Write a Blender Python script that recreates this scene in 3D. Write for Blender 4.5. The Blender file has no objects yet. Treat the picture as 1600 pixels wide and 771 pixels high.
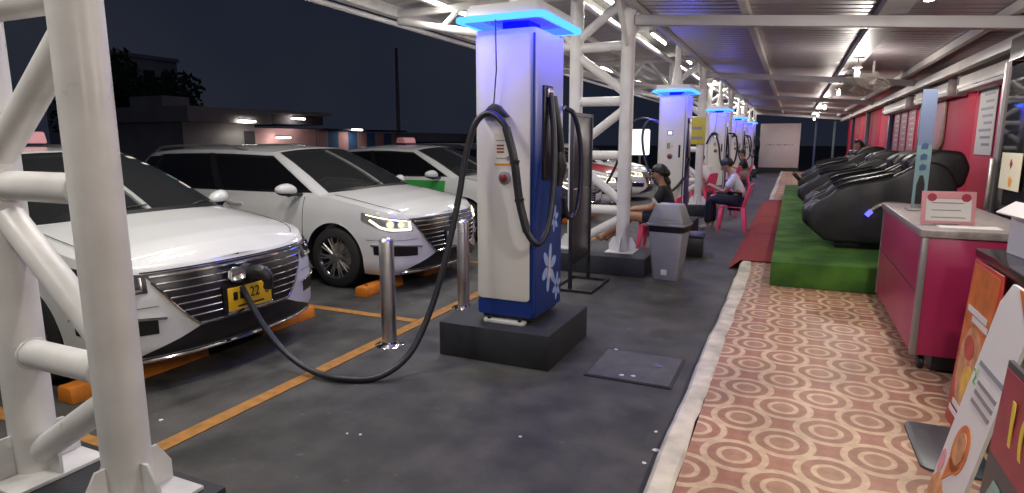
import bpy, bmesh, math, random
import numpy as np
from mathutils import Vector, Matrix
R = math.radians
random.seed(7)
scene = bpy.context.scene
COL = scene.collection

# ------------------------------------------------------------------ camera, world, exposure
cam_data = bpy.data.cameras.new('camera')
cam_data.sensor_width = 36.0
cam_data.lens = 955.0 / 1600.0 * 36.0
cam_data.clip_start = 0.05
cam_data.clip_end = 600.0
cam = bpy.data.objects.new('camera', cam_data)
COL.objects.link(cam)
cam.location = (0, 0, 1.53)
cam.rotation_euler = (R(90 - 9.72), 0, R(24.4))
scene.camera = cam

world = bpy.data.worlds.new('World')
scene.world = world
world.use_nodes = True
wnt = world.node_tree
bg = wnt.nodes['Background']
bg.inputs['Color'].default_value = (0.0098, 0.0120, 0.0205, 1)   # moonless city night sky
bg.inputs['Strength'].default_value = 1.08
_tc = wnt.nodes.new('ShaderNodeTexCoord')
_nz = wnt.nodes.new('ShaderNodeTexNoise'); _nz.inputs['Scale'].default_value = 2.2; _nz.inputs['Detail'].default_value = 3
wnt.links.new(_tc.outputs['Generated'], _nz.inputs['Vector'])
_cr = wnt.nodes.new('ShaderNodeValToRGB')          # thin uneven night cloud lit by the town
_cr.color_ramp.elements[0].position = 0.32; _cr.color_ramp.elements[0].color = (0.0060, 0.0082, 0.0165, 1)
_cr.color_ramp.elements[1].position = 0.70; _cr.color_ramp.elements[1].color = (0.0140, 0.0158, 0.0220, 1)
wnt.links.new(_nz.outputs['Fac'], _cr.inputs[0]); wnt.links.new(_cr.outputs[0], bg.inputs['Color'])

vs = scene.view_settings
vs.view_transform = 'Standard'
vs.look = 'None'
vs.gamma = 1.0
vs.use_curve_mapping = False
vs.exposure = 0.45
scene.cycles.use_denoising = True
scene.cycles.max_bounces = 8
scene.cycles.sample_clamp_indirect = 4.0
scene.cycles.blur_glossy = 0.5

# ------------------------------------------------------------------ materials
MATS = {}
def pm(name, col, rough=0.5, metal=0.0, var=0.0, scale=8.0, bump=0.0, bscale=60.0, coat=0.0, emit=None, estr=0.0, spec=0.5, alpha=1.0, rvar=0.0):
    m = bpy.data.materials.new(name)
    m.use_nodes = True
    nt = m.node_tree
    b = nt.nodes['Principled BSDF']
    b.inputs['Base Color'].default_value = (*col, 1)
    b.inputs['Roughness'].default_value = rough
    b.inputs['Metallic'].default_value = metal
    b.inputs['Coat Weight'].default_value = coat
    b.inputs['Coat Roughness'].default_value = 0.025
    b.inputs['Specular IOR Level'].default_value = spec
    b.inputs['Alpha'].default_value = alpha
    if emit:
        b.inputs['Emission Color'].default_value = (*emit, 1)
        b.inputs['Emission Strength'].default_value = estr
    if var or bump or rvar:
        tc = nt.nodes.new('ShaderNodeTexCoord')
        n = nt.nodes.new('ShaderNodeTexNoise')
        n.inputs['Scale'].default_value = scale
        n.inputs['Detail'].default_value = 6
        nt.links.new(tc.outputs['Object'], n.inputs['Vector'])
        if var:
            r = nt.nodes.new('ShaderNodeMapRange')
            r.inputs['From Min'].default_value = 0.3
            r.inputs['From Max'].default_value = 0.7
            r.inputs['To Min'].default_value = 1 - var
            r.inputs['To Max'].default_value = 1 + var
            nt.links.new(n.outputs['Fac'], r.inputs['Value'])
            mx = nt.nodes.new('ShaderNodeMix')
            mx.data_type = 'RGBA'
            mx.blend_type = 'MULTIPLY'
            mx.inputs['Factor'].default_value = 1
            mx.inputs['A'].default_value = (*col, 1)
            nt.links.new(r.outputs['Result'], mx.inputs['B'])
            nt.links.new(mx.outputs['Result'], b.inputs['Base Color'])
        if rvar:
            r2 = nt.nodes.new('ShaderNodeMapRange')
            r2.inputs['From Min'].default_value = 0.3
            r2.inputs['From Max'].default_value = 0.7
            r2.inputs['To Min'].default_value = max(0.02, rough - rvar)
            r2.inputs['To Max'].default_value = min(1, rough + rvar)
            nt.links.new(n.outputs['Fac'], r2.inputs['Value'])
            nt.links.new(r2.outputs['Result'], b.inputs['Roughness'])
        if bump:
            n2 = nt.nodes.new('ShaderNodeTexNoise')
            n2.inputs['Scale'].default_value = bscale
            n2.inputs['Detail'].default_value = 4
            nt.links.new(tc.outputs['Object'], n2.inputs['Vector'])
            bp = nt.nodes.new('ShaderNodeBump')
            bp.inputs['Strength'].default_value = bump
            bp.inputs['Distance'].default_value = 0.01
            nt.links.new(n2.outputs['Fac'], bp.inputs['Height'])
            nt.links.new(bp.outputs['Normal'], b.inputs['Normal'])
    MATS[name] = m
    return m

def emat(name, col, strength):
    m = bpy.data.materials.new(name)
    m.use_nodes = True
    nt = m.node_tree
    nt.nodes.clear()
    e = nt.nodes.new('ShaderNodeEmission')
    e.inputs['Color'].default_value = (*col, 1)
    e.inputs['Strength'].default_value = strength
    o = nt.nodes.new('ShaderNodeOutputMaterial')
    nt.links.new(e.outputs[0], o.inputs[0])
    MATS[name] = m
    return m

pm('white_steel', (0.70, 0.69, 0.67), 0.38, var=0.10, scale=5, rvar=0.12, bump=0.06, bscale=25)
pm('beam_grey', (0.42, 0.40, 0.40), 0.45, var=0.08, scale=2)
pm('ceiling_white', (0.50, 0.49, 0.47), 0.5, var=0.08, scale=1.5)
pm('roof_metal', (0.38, 0.355, 0.375), 0.36, 0.35, var=0.10, scale=1.2, rvar=0.08)
pm('asphalt_paint', (0.34, 0.155, 0.028), 0.75, var=0.25, scale=14, bump=0.3)
pm('black_plinth', (0.018, 0.019, 0.024), 0.62, var=0.25, scale=5, bump=0.25, bscale=90)
pm('kerb_concrete', (0.62, 0.57, 0.46), 0.9, var=0.28, scale=6, bump=0.5, bscale=40)
pm('manhole', (0.075, 0.074, 0.078), 0.6, var=0.25, scale=9, bump=0.3)
pm('stainless', (0.62, 0.59, 0.56), 0.34, 1.0, rvar=0.05, scale=6)
pm('chrome', (0.80, 0.80, 0.82), 0.08, 1.0)
pm('orange_rubber', (0.62, 0.19, 0.012), 0.6, var=0.2, scale=10)
pm('black_rubber', (0.012, 0.012, 0.014), 0.55, bump=0.15)
pm('cable_black', (0.014, 0.015, 0.022), 0.42)
pm('charger_white', (0.70, 0.675, 0.65), 0.38, var=0.03, scale=3)
pm('charger_blue', (0.010, 0.034, 0.20), 0.35)
pm('decal_blue', (0.30, 0.42, 0.72), 0.45)
pm('decal_pale', (0.60, 0.50, 0.50), 0.45)
pm('label_grey', (0.25, 0.25, 0.27), 0.5)
pm('label_light', (0.70, 0.66, 0.60), 0.5)
pm('label_orange', (0.65, 0.28, 0.05), 0.5)
pm('red_button', (0.24, 0.03, 0.03), 0.35)
pm('black_plastic', (0.015, 0.015, 0.018), 0.42)
pm('dark_panel', (0.045, 0.040, 0.045), 0.30)
pm('red_wall', (0.64, 0.034, 0.080), 0.7, var=0.10, scale=1.5, rvar=0.1)
pm('maroon', (0.36, 0.016, 0.085), 0.33, var=0.10, scale=3)
pm('trim_grey', (0.30, 0.27, 0.27), 0.35, 0.4)
pm('counter_stone', (0.30, 0.26, 0.25), 0.3, var=0.25, scale=25)
pm('red_mat', (0.27, 0.030, 0.026), 0.9, var=0.18, scale=20, bump=0.5, bscale=250)
pm('leather_black', (0.014, 0.014, 0.016), 0.48, bump=0.2, bscale=60, rvar=0.1, scale=6)
pm('gloss_black', (0.010, 0.010, 0.013), 0.16)
pm('grey_plastic', (0.26, 0.26, 0.28), 0.5, var=0.06, scale=6)
pm('bin_bag', (0.010, 0.010, 0.016), 0.35)
pm('pink_plastic', (0.93, 0.09, 0.22), 0.38, var=0.05, scale=6)
pm('paper_white', (0.68, 0.66, 0.63), 0.6)
pm('paper_pink', (0.66, 0.30, 0.32), 0.6)
pm('paper_cream', (0.62, 0.58, 0.42), 0.6)
pm('teal', (0.13, 0.22, 0.23), 0.4, var=0.1, scale=4)
pm('post_blue', (0.03, 0.06, 0.15), 0.45)
pm('wood_board', (0.52, 0.34, 0.26), 0.5, var=0.2, scale=9)
pm('poster_red', (0.46, 0.035, 0.02), 0.4, var=0.25, scale=7)
pm('poster_orange', (0.60, 0.15, 0.025), 0.4, var=0.3, scale=9)
pm('food_tan', (0.55, 0.26, 0.11), 0.45, var=0.35, scale=18)
pm('food_yellow', (0.70, 0.42, 0.06), 0.45, var=0.2, scale=18)
pm('menu_dark', (0.052, 0.058, 0.063), 0.4)
pm('menu_red', (0.36, 0.03, 0.05), 0.4, var=0.15, scale=8)
pm('letter_yellow', (0.80, 0.62, 0.03), 0.4)
pm('letter_green', (0.10, 0.45, 0.08), 0.4)
pm('drink_green', (0.22, 0.42, 0.36), 0.35, var=0.2, scale=15)
pm('drink_lime', (0.55, 0.60, 0.12), 0.35, var=0.2, scale=15)
pm('board_white', (0.66, 0.59, 0.57), 0.55, var=0.05, scale=2)
# cars
pm('paint_white', (0.62, 0.625, 0.61), 0.42, coat=1.0, var=0.03, scale=4)
pm('paint_dark', (0.035, 0.037, 0.042), 0.28, coat=0.6)
pm('paint_red', (0.45, 0.012, 0.03), 0.28, coat=0.6)
pm('paint_green', (0.05, 0.33, 0.07), 0.32, coat=0.5)
pm('seam_dark', (0.02, 0.02, 0.02), 0.7)
pm('trim_black', (0.012, 0.012, 0.013), 0.35)
pm('grille_black', (0.010, 0.010, 0.012), 0.3)
pm('tyre', (0.013, 0.013, 0.014), 0.75, bump=0.2, bscale=120)
pm('alloy', (0.42, 0.40, 0.38), 0.28, 0.9)
pm('lamp_housing', (0.16, 0.165, 0.17), 0.14, 0.85)
pm('lamp_lens', (0.02, 0.025, 0.05), 0.05)
pm('cabin_dark', (0.12, 0.12, 0.125), 0.7)
pm('cabin_grey', (0.36, 0.36, 0.365), 0.7)
pm('plate_yellow', (0.78, 0.47, 0.015), 0.42)
pm('plate_white', (0.6, 0.6, 0.6), 0.42)
pm('skin', (0.40, 0.215, 0.14), 0.5, var=0.06, scale=12)
pm('hair', (0.010, 0.009, 0.009), 0.45, bump=0.5, bscale=140)
pm('cloth_white', (0.62, 0.64, 0.70), 0.8, bump=0.3, bscale=30)
pm('cloth_black', (0.014, 0.014, 0.020), 0.8, bump=0.3, bscale=30)
pm('cloth_navy', (0.012, 0.014, 0.032), 0.8, bump=0.3, bscale=30)
pm('cloth_stripe', (0.55, 0.55, 0.55), 0.8)
pm('cloth_stone', (0.42, 0.36, 0.32), 0.8, bump=0.3, bscale=30)
pm('shoe_pale', (0.40, 0.38, 0.36), 0.6)
# far buildings
pm('shop_wall', (0.36, 0.34, 0.34), 0.8, var=0.15, scale=0.8)
pm('shop_dark', (0.06, 0.05, 0.06), 0.8, var=0.2, scale=0.8)
pm('stripe_pink', (0.48, 0.27, 0.27), 0.8, var=0.15, scale=1)
pm('stripe_blue', (0.04, 0.11, 0.25), 0.8, var=0.15, scale=1)
pm('block_wall', (0.55, 0.53, 0.53), 0.85, var=0.15, scale=0.3)
pm('block_window', (0.02, 0.022, 0.03), 0.3)
pm('bark', (0.05, 0.04, 0.03), 0.9)
pm('pole_grey', (0.18, 0.17, 0.17), 0.6)
pm('yellow_sign', (0.55, 0.45, 0.04), 0.5)
pm('ac_white', (0.55, 0.52, 0.49), 0.45, var=0.06, scale=3)
pm('clear_grille', (0.45, 0.42, 0.36), 0.35, 0.3)

emat('tube_glow', (1.0, 0.95, 0.85), 14)
emat('bulb_glow', (1.0, 0.95, 0.88), 16)
emat('halo_glow', (0.050, 0.25, 1.0), 2.4)
emat('halo_inner', (0.001, 0.003, 1.0), 70.0)
emat('led_blue', (0.10, 0.10, 1.0), 2.0)
emat('drl_glow', (1.0, 0.93, 0.60), 2.6)
emat('beam_glow', (1.0, 0.95, 0.72), 0.75)
emat('screen_glow', (0.8, 0.85, 1.0), 1.0)
emat('sign_glow', (1.0, 0.98, 0.92), 1.4)
emat('fridge_glow', (0.70, 0.95, 1.0), 0.7)

# see-through tinted car glass
def glass(name, tint, clear, diffuse_mix=0.05):
    m = bpy.data.materials.new(name); m.use_nodes = True
    nt = m.node_tree
    nt.nodes.remove(nt.nodes['Principled BSDF'])
    tr = nt.nodes.new('ShaderNodeBsdfTransparent')
    tr.inputs['Color'].default_value = (clear, clear * 1.02, clear * 1.01, 1)
    df = nt.nodes.new('ShaderNodeBsdfDiffuse')
    df.inputs['Color'].default_value = (*tint, 1)
    m1 = nt.nodes.new('ShaderNodeMixShader'); m1.inputs[0].default_value = diffuse_mix  # even diffuse share, put in to lighten dark windscreens
    nt.links.new(tr.outputs[0], m1.inputs[1]); nt.links.new(df.outputs[0], m1.inputs[2])
    gl = nt.nodes.new('ShaderNodeBsdfGlossy'); gl.inputs['Roughness'].default_value = 0.03
    fr = nt.nodes.new('ShaderNodeFresnel'); fr.inputs['IOR'].default_value = 1.52
    m2 = nt.nodes.new('ShaderNodeMixShader')
    nt.links.new(fr.outputs[0], m2.inputs[0]); nt.links.new(m1.outputs[0], m2.inputs[1]); nt.links.new(gl.outputs[0], m2.inputs[2])
    nt.links.new(m2.outputs[0], nt.nodes['Material Output'].inputs[0])
    MATS[name] = m
glass('windscreen_glass', (0.35, 0.37, 0.37), 0.88, 0.055)
glass('side_glass', (0.02, 0.02, 0.025), 0.18, 0.3)
glass('fridge_glass', (0.12, 0.12, 0.13), 0.60, 0.15)

def coords(nt, kind='Object'):
    tc = nt.nodes.new('ShaderNodeTexCoord')
    return tc.outputs[kind]

def asphalt():
    m = pm('asphalt', (0.045, 0.045, 0.045), 0.72)
    nt = m.node_tree; b = nt.nodes['Principled BSDF']
    o = coords(nt)
    def noise(scale, detail=6):
        n = nt.nodes.new('ShaderNodeTexNoise'); n.inputs['Scale'].default_value = scale; n.inputs['Detail'].default_value = detail
        nt.links.new(o, n.inputs['Vector']); return n.outputs['Fac']
    big, mid, fine = noise(0.55), noise(4.0), noise(160, 3)
    add = nt.nodes.new('ShaderNodeMath'); add.operation = 'ADD'
    nt.links.new(big, add.inputs[0]); nt.links.new(mid, add.inputs[1])
    add2 = nt.nodes.new('ShaderNodeMath'); add2.operation = 'MULTIPLY_ADD'
    nt.links.new(fine, add2.inputs[0]); add2.inputs[1].default_value = 0.55
    nt.links.new(add.outputs[0], add2.inputs[2])
    cr = nt.nodes.new('ShaderNodeValToRGB')
    cr.color_ramp.elements[0].position = 0.85; cr.color_ramp.elements[0].color = (0.025, 0.0245, 0.0225, 1)
    cr.color_ramp.elements[1].position = 1.0; cr.color_ramp.elements[1].color = (0.088, 0.085, 0.075, 1)
    mr = nt.nodes.new('ShaderNodeMapRange'); mr.inputs['From Max'].default_value = 1.50
    mr.inputs['From Min'].default_value = 1.05
    nt.links.new(add2.outputs[0], mr.inputs['Value'])
    cr.color_ramp.elements[0].position = 0.0
    nt.links.new(mr.outputs[0], cr.inputs['Fac'])
    # worn patches, drips and tyre rubber
    st = noise(1.7, 8); st2 = nt.nodes.new('ShaderNodeMapRange')
    st2.inputs['From Min'].default_value = 0.56; st2.inputs['From Max'].default_value = 0.66; st2.inputs['To Min'].default_value = 1.0; st2.inputs['To Max'].default_value = 0.55
    nt.links.new(st, st2.inputs['Value'])
    sc = noise(11, 10); sc2 = nt.nodes.new('ShaderNodeMapRange')
    sc2.inputs['From Min'].default_value = 0.66; sc2.inputs['From Max'].default_value = 0.74; sc2.inputs['To Min'].default_value = 1.0; sc2.inputs['To Max'].default_value = 1.9
    nt.links.new(sc, sc2.inputs['Value'])
    mm = nt.nodes.new('ShaderNodeMath'); mm.operation = 'MULTIPLY'
    nt.links.new(st2.outputs[0], mm.inputs[0]); nt.links.new(sc2.outputs[0], mm.inputs[1])
    mx = nt.nodes.new('ShaderNodeMix'); mx.data_type = 'RGBA'; mx.blend_type = 'MULTIPLY'; mx.inputs['Factor'].default_value = 1
    nt.links.new(cr.outputs[0], mx.inputs['A']); nt.links.new(mm.outputs[0], mx.inputs['B'])
    nt.links.new(mx.outputs['Result'], b.inputs['Base Color'])
    rr = nt.nodes.new('ShaderNodeMapRange'); rr.inputs['To Min'].default_value = 0.55; rr.inputs['To Max'].default_value = 0.85
    nt.links.new(mid, rr.inputs['Value']); nt.links.new(rr.outputs[0], b.inputs['Roughness'])
    bp = nt.nodes.new('ShaderNodeBump'); bp.inputs['Strength'].default_value = 0.35; bp.inputs['Distance'].default_value = 0.006
    nt.links.new(fine, bp.inputs['Height']); nt.links.new(bp.outputs[0], b.inputs['Normal'])
asphalt()

def ring_floor():
    # printed floor covering: cream double rings on terracotta, face centred 0.40 x 0.43 m repeat
    m = pm('ring_floor', (0.4, 0.2, 0.12), 0.42)
    nt = m.node_tree; b = nt.nodes['Principled BSDF']
    o = coords(nt)
    L = nt.links
    def math_(op, a, c=None, d=None):
        n = nt.nodes.new('ShaderNodeMath'); n.operation = op
        for i, v in enumerate((a, c, d)):
            if v is None: continue
            if isinstance(v, (int, float)): n.inputs[i].default_value = v
            else: L.new(v, n.inputs[i])
        return n.outputs[0]
    wn = nt.nodes.new('ShaderNodeTexNoise'); wn.inputs['Scale'].default_value = 5.0
    L.new(o, wn.inputs['Vector'])
    sp = nt.nodes.new('ShaderNodeSeparateXYZ'); L.new(o, sp.inputs[0])
    wob = math_('MULTIPLY_ADD', wn.outputs['Fac'], 0.02, -0.01)
    x = math_('ADD', math_('DIVIDE', math_('ADD', sp.outputs[0], 0.15), 0.40), wob)
    y = math_('ADD', math_('DIVIDE', math_('ADD', sp.outputs[1], -2.82), 0.432), wob)
    def dist(ox, oy):
        fx = math_('MULTIPLY', math_('SUBTRACT', math_('FRACT', math_('ADD', x, 0.5 + ox)), 0.5), 0.40)
        fy = math_('MULTIPLY', math_('SUBTRACT', math_('FRACT', math_('ADD', y, 0.5 + oy)), 0.5), 0.42)
        return math_('SQRT', math_('ADD', math_('MULTIPLY', fx, fx), math_('MULTIPLY', fy, fy)))
    d = math_('MINIMUM', dist(0, 0), dist(0.5, 0.5))
    cr = nt.nodes.new('ShaderNodeValToRGB')
    cr.color_ramp.interpolation = 'EASE'
    base = (0.44, 0.205, 0.125, 1); cream = (0.72, 0.52, 0.33, 1); dark = (0.41, 0.205, 0.12, 1); mid = (0.47, 0.255, 0.15, 1)
    el = cr.color_ramp.elements
    stops = [(0.0, mid), (0.053, mid), (0.057, cream), (0.077, cream), (0.081, dark), (0.117, dark), (0.121, cream), (0.149, cream), (0.153, base)]
    while len(el) < len(stops): el.new(0.5)
    for e, (p, c) in zip(el, stops): e.position = p / 0.2; e.color = c
    L.new(math_('DIVIDE', d, 0.2), cr.inputs[0])
    # checker of little squares inside the rings and in the gaps
    ck = nt.nodes.new('ShaderNodeTexChecker'); ck.inputs['Scale'].default_value = 18
    ck.inputs['Color1'].default_value = (1, 1, 1, 1); ck.inputs['Color2'].default_value = (0.90, 0.86, 0.84, 1)
    mp = nt.nodes.new('ShaderNodeMapping'); mp.inputs['Rotation'].default_value = (0, 0, R(45))
    mp.inputs['Location'].default_value = (0.1, 0.1, 0.013)
    L.new(o, mp.inputs[0]); L.new(mp.outputs[0], ck.inputs[0])
    mx = nt.nodes.new('ShaderNodeMix'); mx.data_type = 'RGBA'; mx.blend_type = 'MULTIPLY'; mx.inputs['Factor'].default_value = 1
    L.new(cr.outputs[0], mx.inputs['A']); L.new(ck.outputs['Color'], mx.inputs['B'])
    # dirt
    dn = nt.nodes.new('ShaderNodeTexNoise'); dn.inputs['Scale'].default_value = 2.2; dn.inputs['Detail'].default_value = 8
    L.new(o, dn.inputs['Vector'])
    dr = nt.nodes.new('ShaderNodeMapRange'); dr.inputs['From Min'].default_value = 0.3; dr.inputs['From Max'].default_value = 0.7
    dr.inputs['To Min'].default_value = 0.66; dr.inputs['To Max'].default_value = 1.08
    L.new(dn.outputs['Fac'], dr.inputs['Value'])
    mx2 = nt.nodes.new('ShaderNodeMix'); mx2.data_type = 'RGBA'; mx2.blend_type = 'MULTIPLY'; mx2.inputs['Factor'].default_value = 1
    L.new(mx.outputs['Result'], mx2.inputs['A']); L.new(dr.outputs[0], mx2.inputs['B'])
    L.new(mx2.outputs['Result'], b.inputs['Base Color'])
ring_floor()

def turf():
    m = pm('turf', (0.05, 0.16, 0.012), 0.85)
    nt = m.node_tree; b = nt.nodes['Principled BSDF']; o = coords(nt)
    n = nt.nodes.new('ShaderNodeTexNoise'); n.inputs['Scale'].default_value = 220; n.inputs['Detail'].default_value = 3
    n2 = nt.nodes.new('ShaderNodeTexNoise'); n2.inputs['Scale'].default_value = 3; n2.inputs['Detail'].default_value = 4
    nt.links.new(o, n.inputs['Vector']); nt.links.new(o, n2.inputs['Vector'])
    ad = nt.nodes.new('ShaderNodeMath'); ad.operation = 'ADD'
    nt.links.new(n.outputs['Fac'], ad.inputs[0]); nt.links.new(n2.outputs['Fac'], ad.inputs[1])
    cr = nt.nodes.new('ShaderNodeValToRGB')
    cr.color_ramp.elements[0].position = 0.75; cr.color_ramp.elements[0].color = (0.030, 0.115, 0.008, 1)
    cr.color_ramp.elements[1].position = 1.0; cr.color_ramp.elements[1].color = (0.10, 0.27, 0.025, 1)
    hf = nt.nodes.new('ShaderNodeMath'); hf.operation = 'MULTIPLY'; hf.inputs[1].default_value = 0.85
    nt.links.new(ad.outputs[0], hf.inputs[0]); nt.links.new(hf.outputs[0], cr.inputs[0])
    nt.links.new(cr.outputs[0], b.inputs['Base Color'])
    bp = nt.nodes.new('ShaderNodeBump'); bp.inputs['Strength'].default_value = 0.9; bp.inputs['Distance'].default_value = 0.02
    nt.links.new(n.outputs['Fac'], bp.inputs['Height']); nt.links.new(bp.outputs[0], b.inputs['Normal'])
turf()

def charger_side():
    # printed wrap: white at the top running down into blue (object z)
    m = pm('charger_wrap', (0.6, 0.6, 0.6), 0.36)
    nt = m.node_tree; b = nt.nodes['Principled BSDF']; o = coords(nt)
    sp = nt.nodes.new('ShaderNodeSeparateXYZ'); nt.links.new(o, sp.inputs[0])
    cr = nt.nodes.new('ShaderNodeValToRGB'); el = cr.color_ramp.elements
    el[0].position = 0.0; el[0].color = (0.010, 0.034, 0.19, 1)
    el[1].position = 1.0; el[1].color = (0.72, 0.70, 0.69, 1)
    e = el.new(0.55); e.color = (0.011, 0.036, 0.20, 1)
    e = el.new(0.80); e.color = (0.30, 0.32, 0.46, 1)
    dv = nt.nodes.new('ShaderNodeMath'); dv.operation = 'DIVIDE'; dv.inputs[1].default_value = 2.05
    nt.links.new(sp.outputs[2], dv.inputs[0]); nt.links.new(dv.outputs[0], cr.inputs[0])
    nt.links.new(cr.outputs[0], b.inputs['Base Color'])
charger_side()

# leaf material
pm('leaf_dark', (0.03, 0.06, 0.025), 0.7, var=0.4, scale=3)

# ------------------------------------------------------------------ mesh helpers
class MB:
    def __init__(self): self.V = []; self.F = []
    def add(self, vs, fs):
        o = len(self.V)
        self.V += [tuple(v) for v in vs]
        self.F += [tuple(i + o for i in f) for f in fs]
        return self
    def box(self, c, s, rot=None):
        hx, hy, hz = s[0] / 2, s[1] / 2, s[2] / 2
        vs = [Vector((x, y, z)) for x in (-hx, hx) for y in (-hy, hy) for z in (-hz, hz)]
        if rot is not None: vs = [rot @ v for v in vs]
        vs = [v + Vector(c) for v in vs]
        return self.add(vs, [(0, 1, 3, 2), (4, 6, 7, 5), (0, 4, 5, 1), (2, 3, 7, 6), (0, 2, 6, 4), (1, 5, 7, 3)])
    def bb(self, x0, x1, y0, y1, z0, z1):
        return self.box(((x0 + x1) / 2, (y0 + y1) / 2, (z0 + z1) / 2), (abs(x1 - x0), abs(y1 - y0), abs(z1 - z0)))
    def tube(self, pts, r, seg=12, caps=True, closed=False, flat=None):
        P = [Vector(p) for p in pts]
        n = len(P)
        rs = r if isinstance(r, (list, tuple)) else [r] * n
        T = []
        for i in range(n):
            a = P[(i - 1) % n] if (closed or i > 0) else P[i]
            b = P[(i + 1) % n] if (closed or i < n - 1) else P[i]
            t = (b - a); T.append(t.normalized() if t.length > 1e-9 else Vector((0, 0, 1)))
        up = Vector((0, 0, 1)) if abs(T[0].z) < 0.95 else Vector((1, 0, 0))
        N = T[0].cross(up).normalized()
        vs = []
        for i in range(n):
            if i:
                N = (N - T[i] * N.dot(T[i]))
                N = N.normalized() if N.length > 1e-6 else T[i].orthogonal().normalized()
            Bn = T[i].cross(N)
            for k in range(seg):
                a = 2 * math.pi * k / seg
                vs.append(P[i] + N * math.cos(a) * rs[i] + Bn * math.sin(a) * rs[i] * (flat or 1))
        fs = []
        for i in range(n if closed else n - 1):
            j = (i + 1) % n
            for k in range(seg):
                l = (k + 1) % seg
                fs.append((i * seg + k, i * seg + l, j * seg + l, j * seg + k))
        if caps and not closed:
            fs.append(tuple(range(seg))[::-1]); fs.append(tuple((n - 1) * seg + k for k in range(seg)))
        return self.add(vs, fs)
    def lathe(self, prof, seg=24, c=(0, 0, 0), rot=None, caps=True):
        vs = []; n = len(prof)
        for (r, z) in prof:
            for k in range(seg):
                a = 2 * math.pi * k / seg
                v = Vector((r * math.cos(a), r * math.sin(a), z))
                if rot is not None: v = rot @ v
                vs.append(v + Vector(c))
        fs = []
        for i in range(n - 1):
            for k in range(seg):
                l = (k + 1) % seg
                fs.append((i * seg + k, i * seg + l, (i + 1) * seg + l, (i + 1) * seg + k))
        if caps and prof[0][0] > 1e-6: fs.append(tuple(range(seg))[::-1])
        if caps and prof[-1][0] > 1e-6: fs.append(tuple((n - 1) * seg + k for k in range(seg)))
        return self.add(vs, fs)
    def prism(self, poly, d, fn):
        """poly 2D, extruded over d=(d0,d1); fn(u,v,w)->xyz"""
        n = len(poly)
        vs = [fn(u, v, d[0]) for u, v in poly] + [fn(u, v, d[1]) for u, v in poly]
        fs = [tuple(range(n))[::-1], tuple(range(n, 2 * n))]
        for i in range(n):
            j = (i + 1) % n
            fs.append((i, j, n + j, n + i))
        return self.add(vs, fs)
    def grid(self, fn, nu, nv):
        vs = [fn(i / nu, j / nv) for i in range(nu + 1) for j in range(nv + 1)]
        w = nv + 1
        return self.add(vs, [(i * w + j, (i + 1) * w + j, (i + 1) * w + j + 1, i * w + j + 1) for i in range(nu) for j in range(nv)])
    def slab(self, fn_out, fn_in, nu, nv):
        """closed thin shell between two grids"""
        o = len(self.V); self.grid(fn_out, nu, nv); p = len(self.V); self.grid(fn_in, nu, nv)
        w = nv + 1
        A = lambda i, j: o + i * w + j
        Bq = lambda i, j: p + i * w + j
        for i in range(nu):
            self.F.append((A(i, 0), Bq(i, 0), Bq(i + 1, 0), A(i + 1, 0)))
            self.F.append((A(i, nv), A(i + 1, nv), Bq(i + 1, nv), Bq(i, nv)))
        for j in range(nv):
            self.F.append((A(0, j), A(0, j + 1), Bq(0, j + 1), Bq(0, j)))
            self.F.append((A(nu, j), Bq(nu, j), Bq(nu, j + 1), A(nu, j + 1)))
        return self
    def build(self, name, mat, parent=None, smooth=40, bevel=0, weld=False, loc=None, segs=2):
        me = bpy.data.meshes.new(name)
        me.from_pydata([tuple(v) for v in self.V], [], self.F)
        bm = bmesh.new(); bm.from_mesh(me)
        if weld: bmesh.ops.remove_doubles(bm, verts=bm.verts, dist=1e-4)
        bmesh.ops.recalc_face_normals(bm, faces=bm.faces)
        if bevel:
            es = [e for e in bm.edges if len(e.link_faces) == 2 and e.calc_face_angle(0) > R(35)]
            bmesh.ops.bevel(bm, geom=es, offset=bevel, segments=segs, affect='EDGES', profile=0.5, clamp_overlap=True)
        bm.to_mesh(me); bm.free()
        if smooth:
            me.shade_smooth()
            me.set_sharp_from_angle(angle=R(smooth))
        me.materials.append(MATS[mat])
        o = bpy.data.objects.new(name, me)
        COL.objects.link(o)
        if parent is not None: o.parent = parent
        if loc is not None: o.location = loc
        return o

def tag(o, label, cat, group=None):
    o['label'] = label; o['category'] = cat
    if group: o['group'] = group
    return o
def struct(o): o['kind'] = 'structure'; return o
def thing(name, label, cat, loc=(0, 0, 0), rz=0, group=None):
    e = bpy.data.objects.new(name, None)
    COL.objects.link(e)
    e.location = loc; e.rotation_euler = (0, 0, rz)
    e.empty_display_size = 0.2
    return tag(e, label, cat, group)
CHILD = {}
def copy_tree(o, parent=None):
    c = o.copy(); COL.objects.link(c)
    if parent is not None: c.parent = parent
    for ch in list(o.children): copy_tree(ch, c)
    return c

def cr_spline(P, n):
    P = [np.array(p, float) for p in P]
    P = [2 * P[0] - P[1]] + P + [2 * P[-1] - P[-2]]
    out = []
    for i in range(1, len(P) - 2):
        for k in range(n):
            t = k / n
            a, b, c, d = P[i - 1], P[i], P[i + 1], P[i + 2]
            out.append(0.5 * ((2 * b) + (-a + c) * t + (2 * a - 5 * b + 4 * c - d) * t * t + (-a + 3 * b - 3 * c + d) * t ** 3))
    out.append(P[-2])
    return [tuple(p) for p in out]

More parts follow.
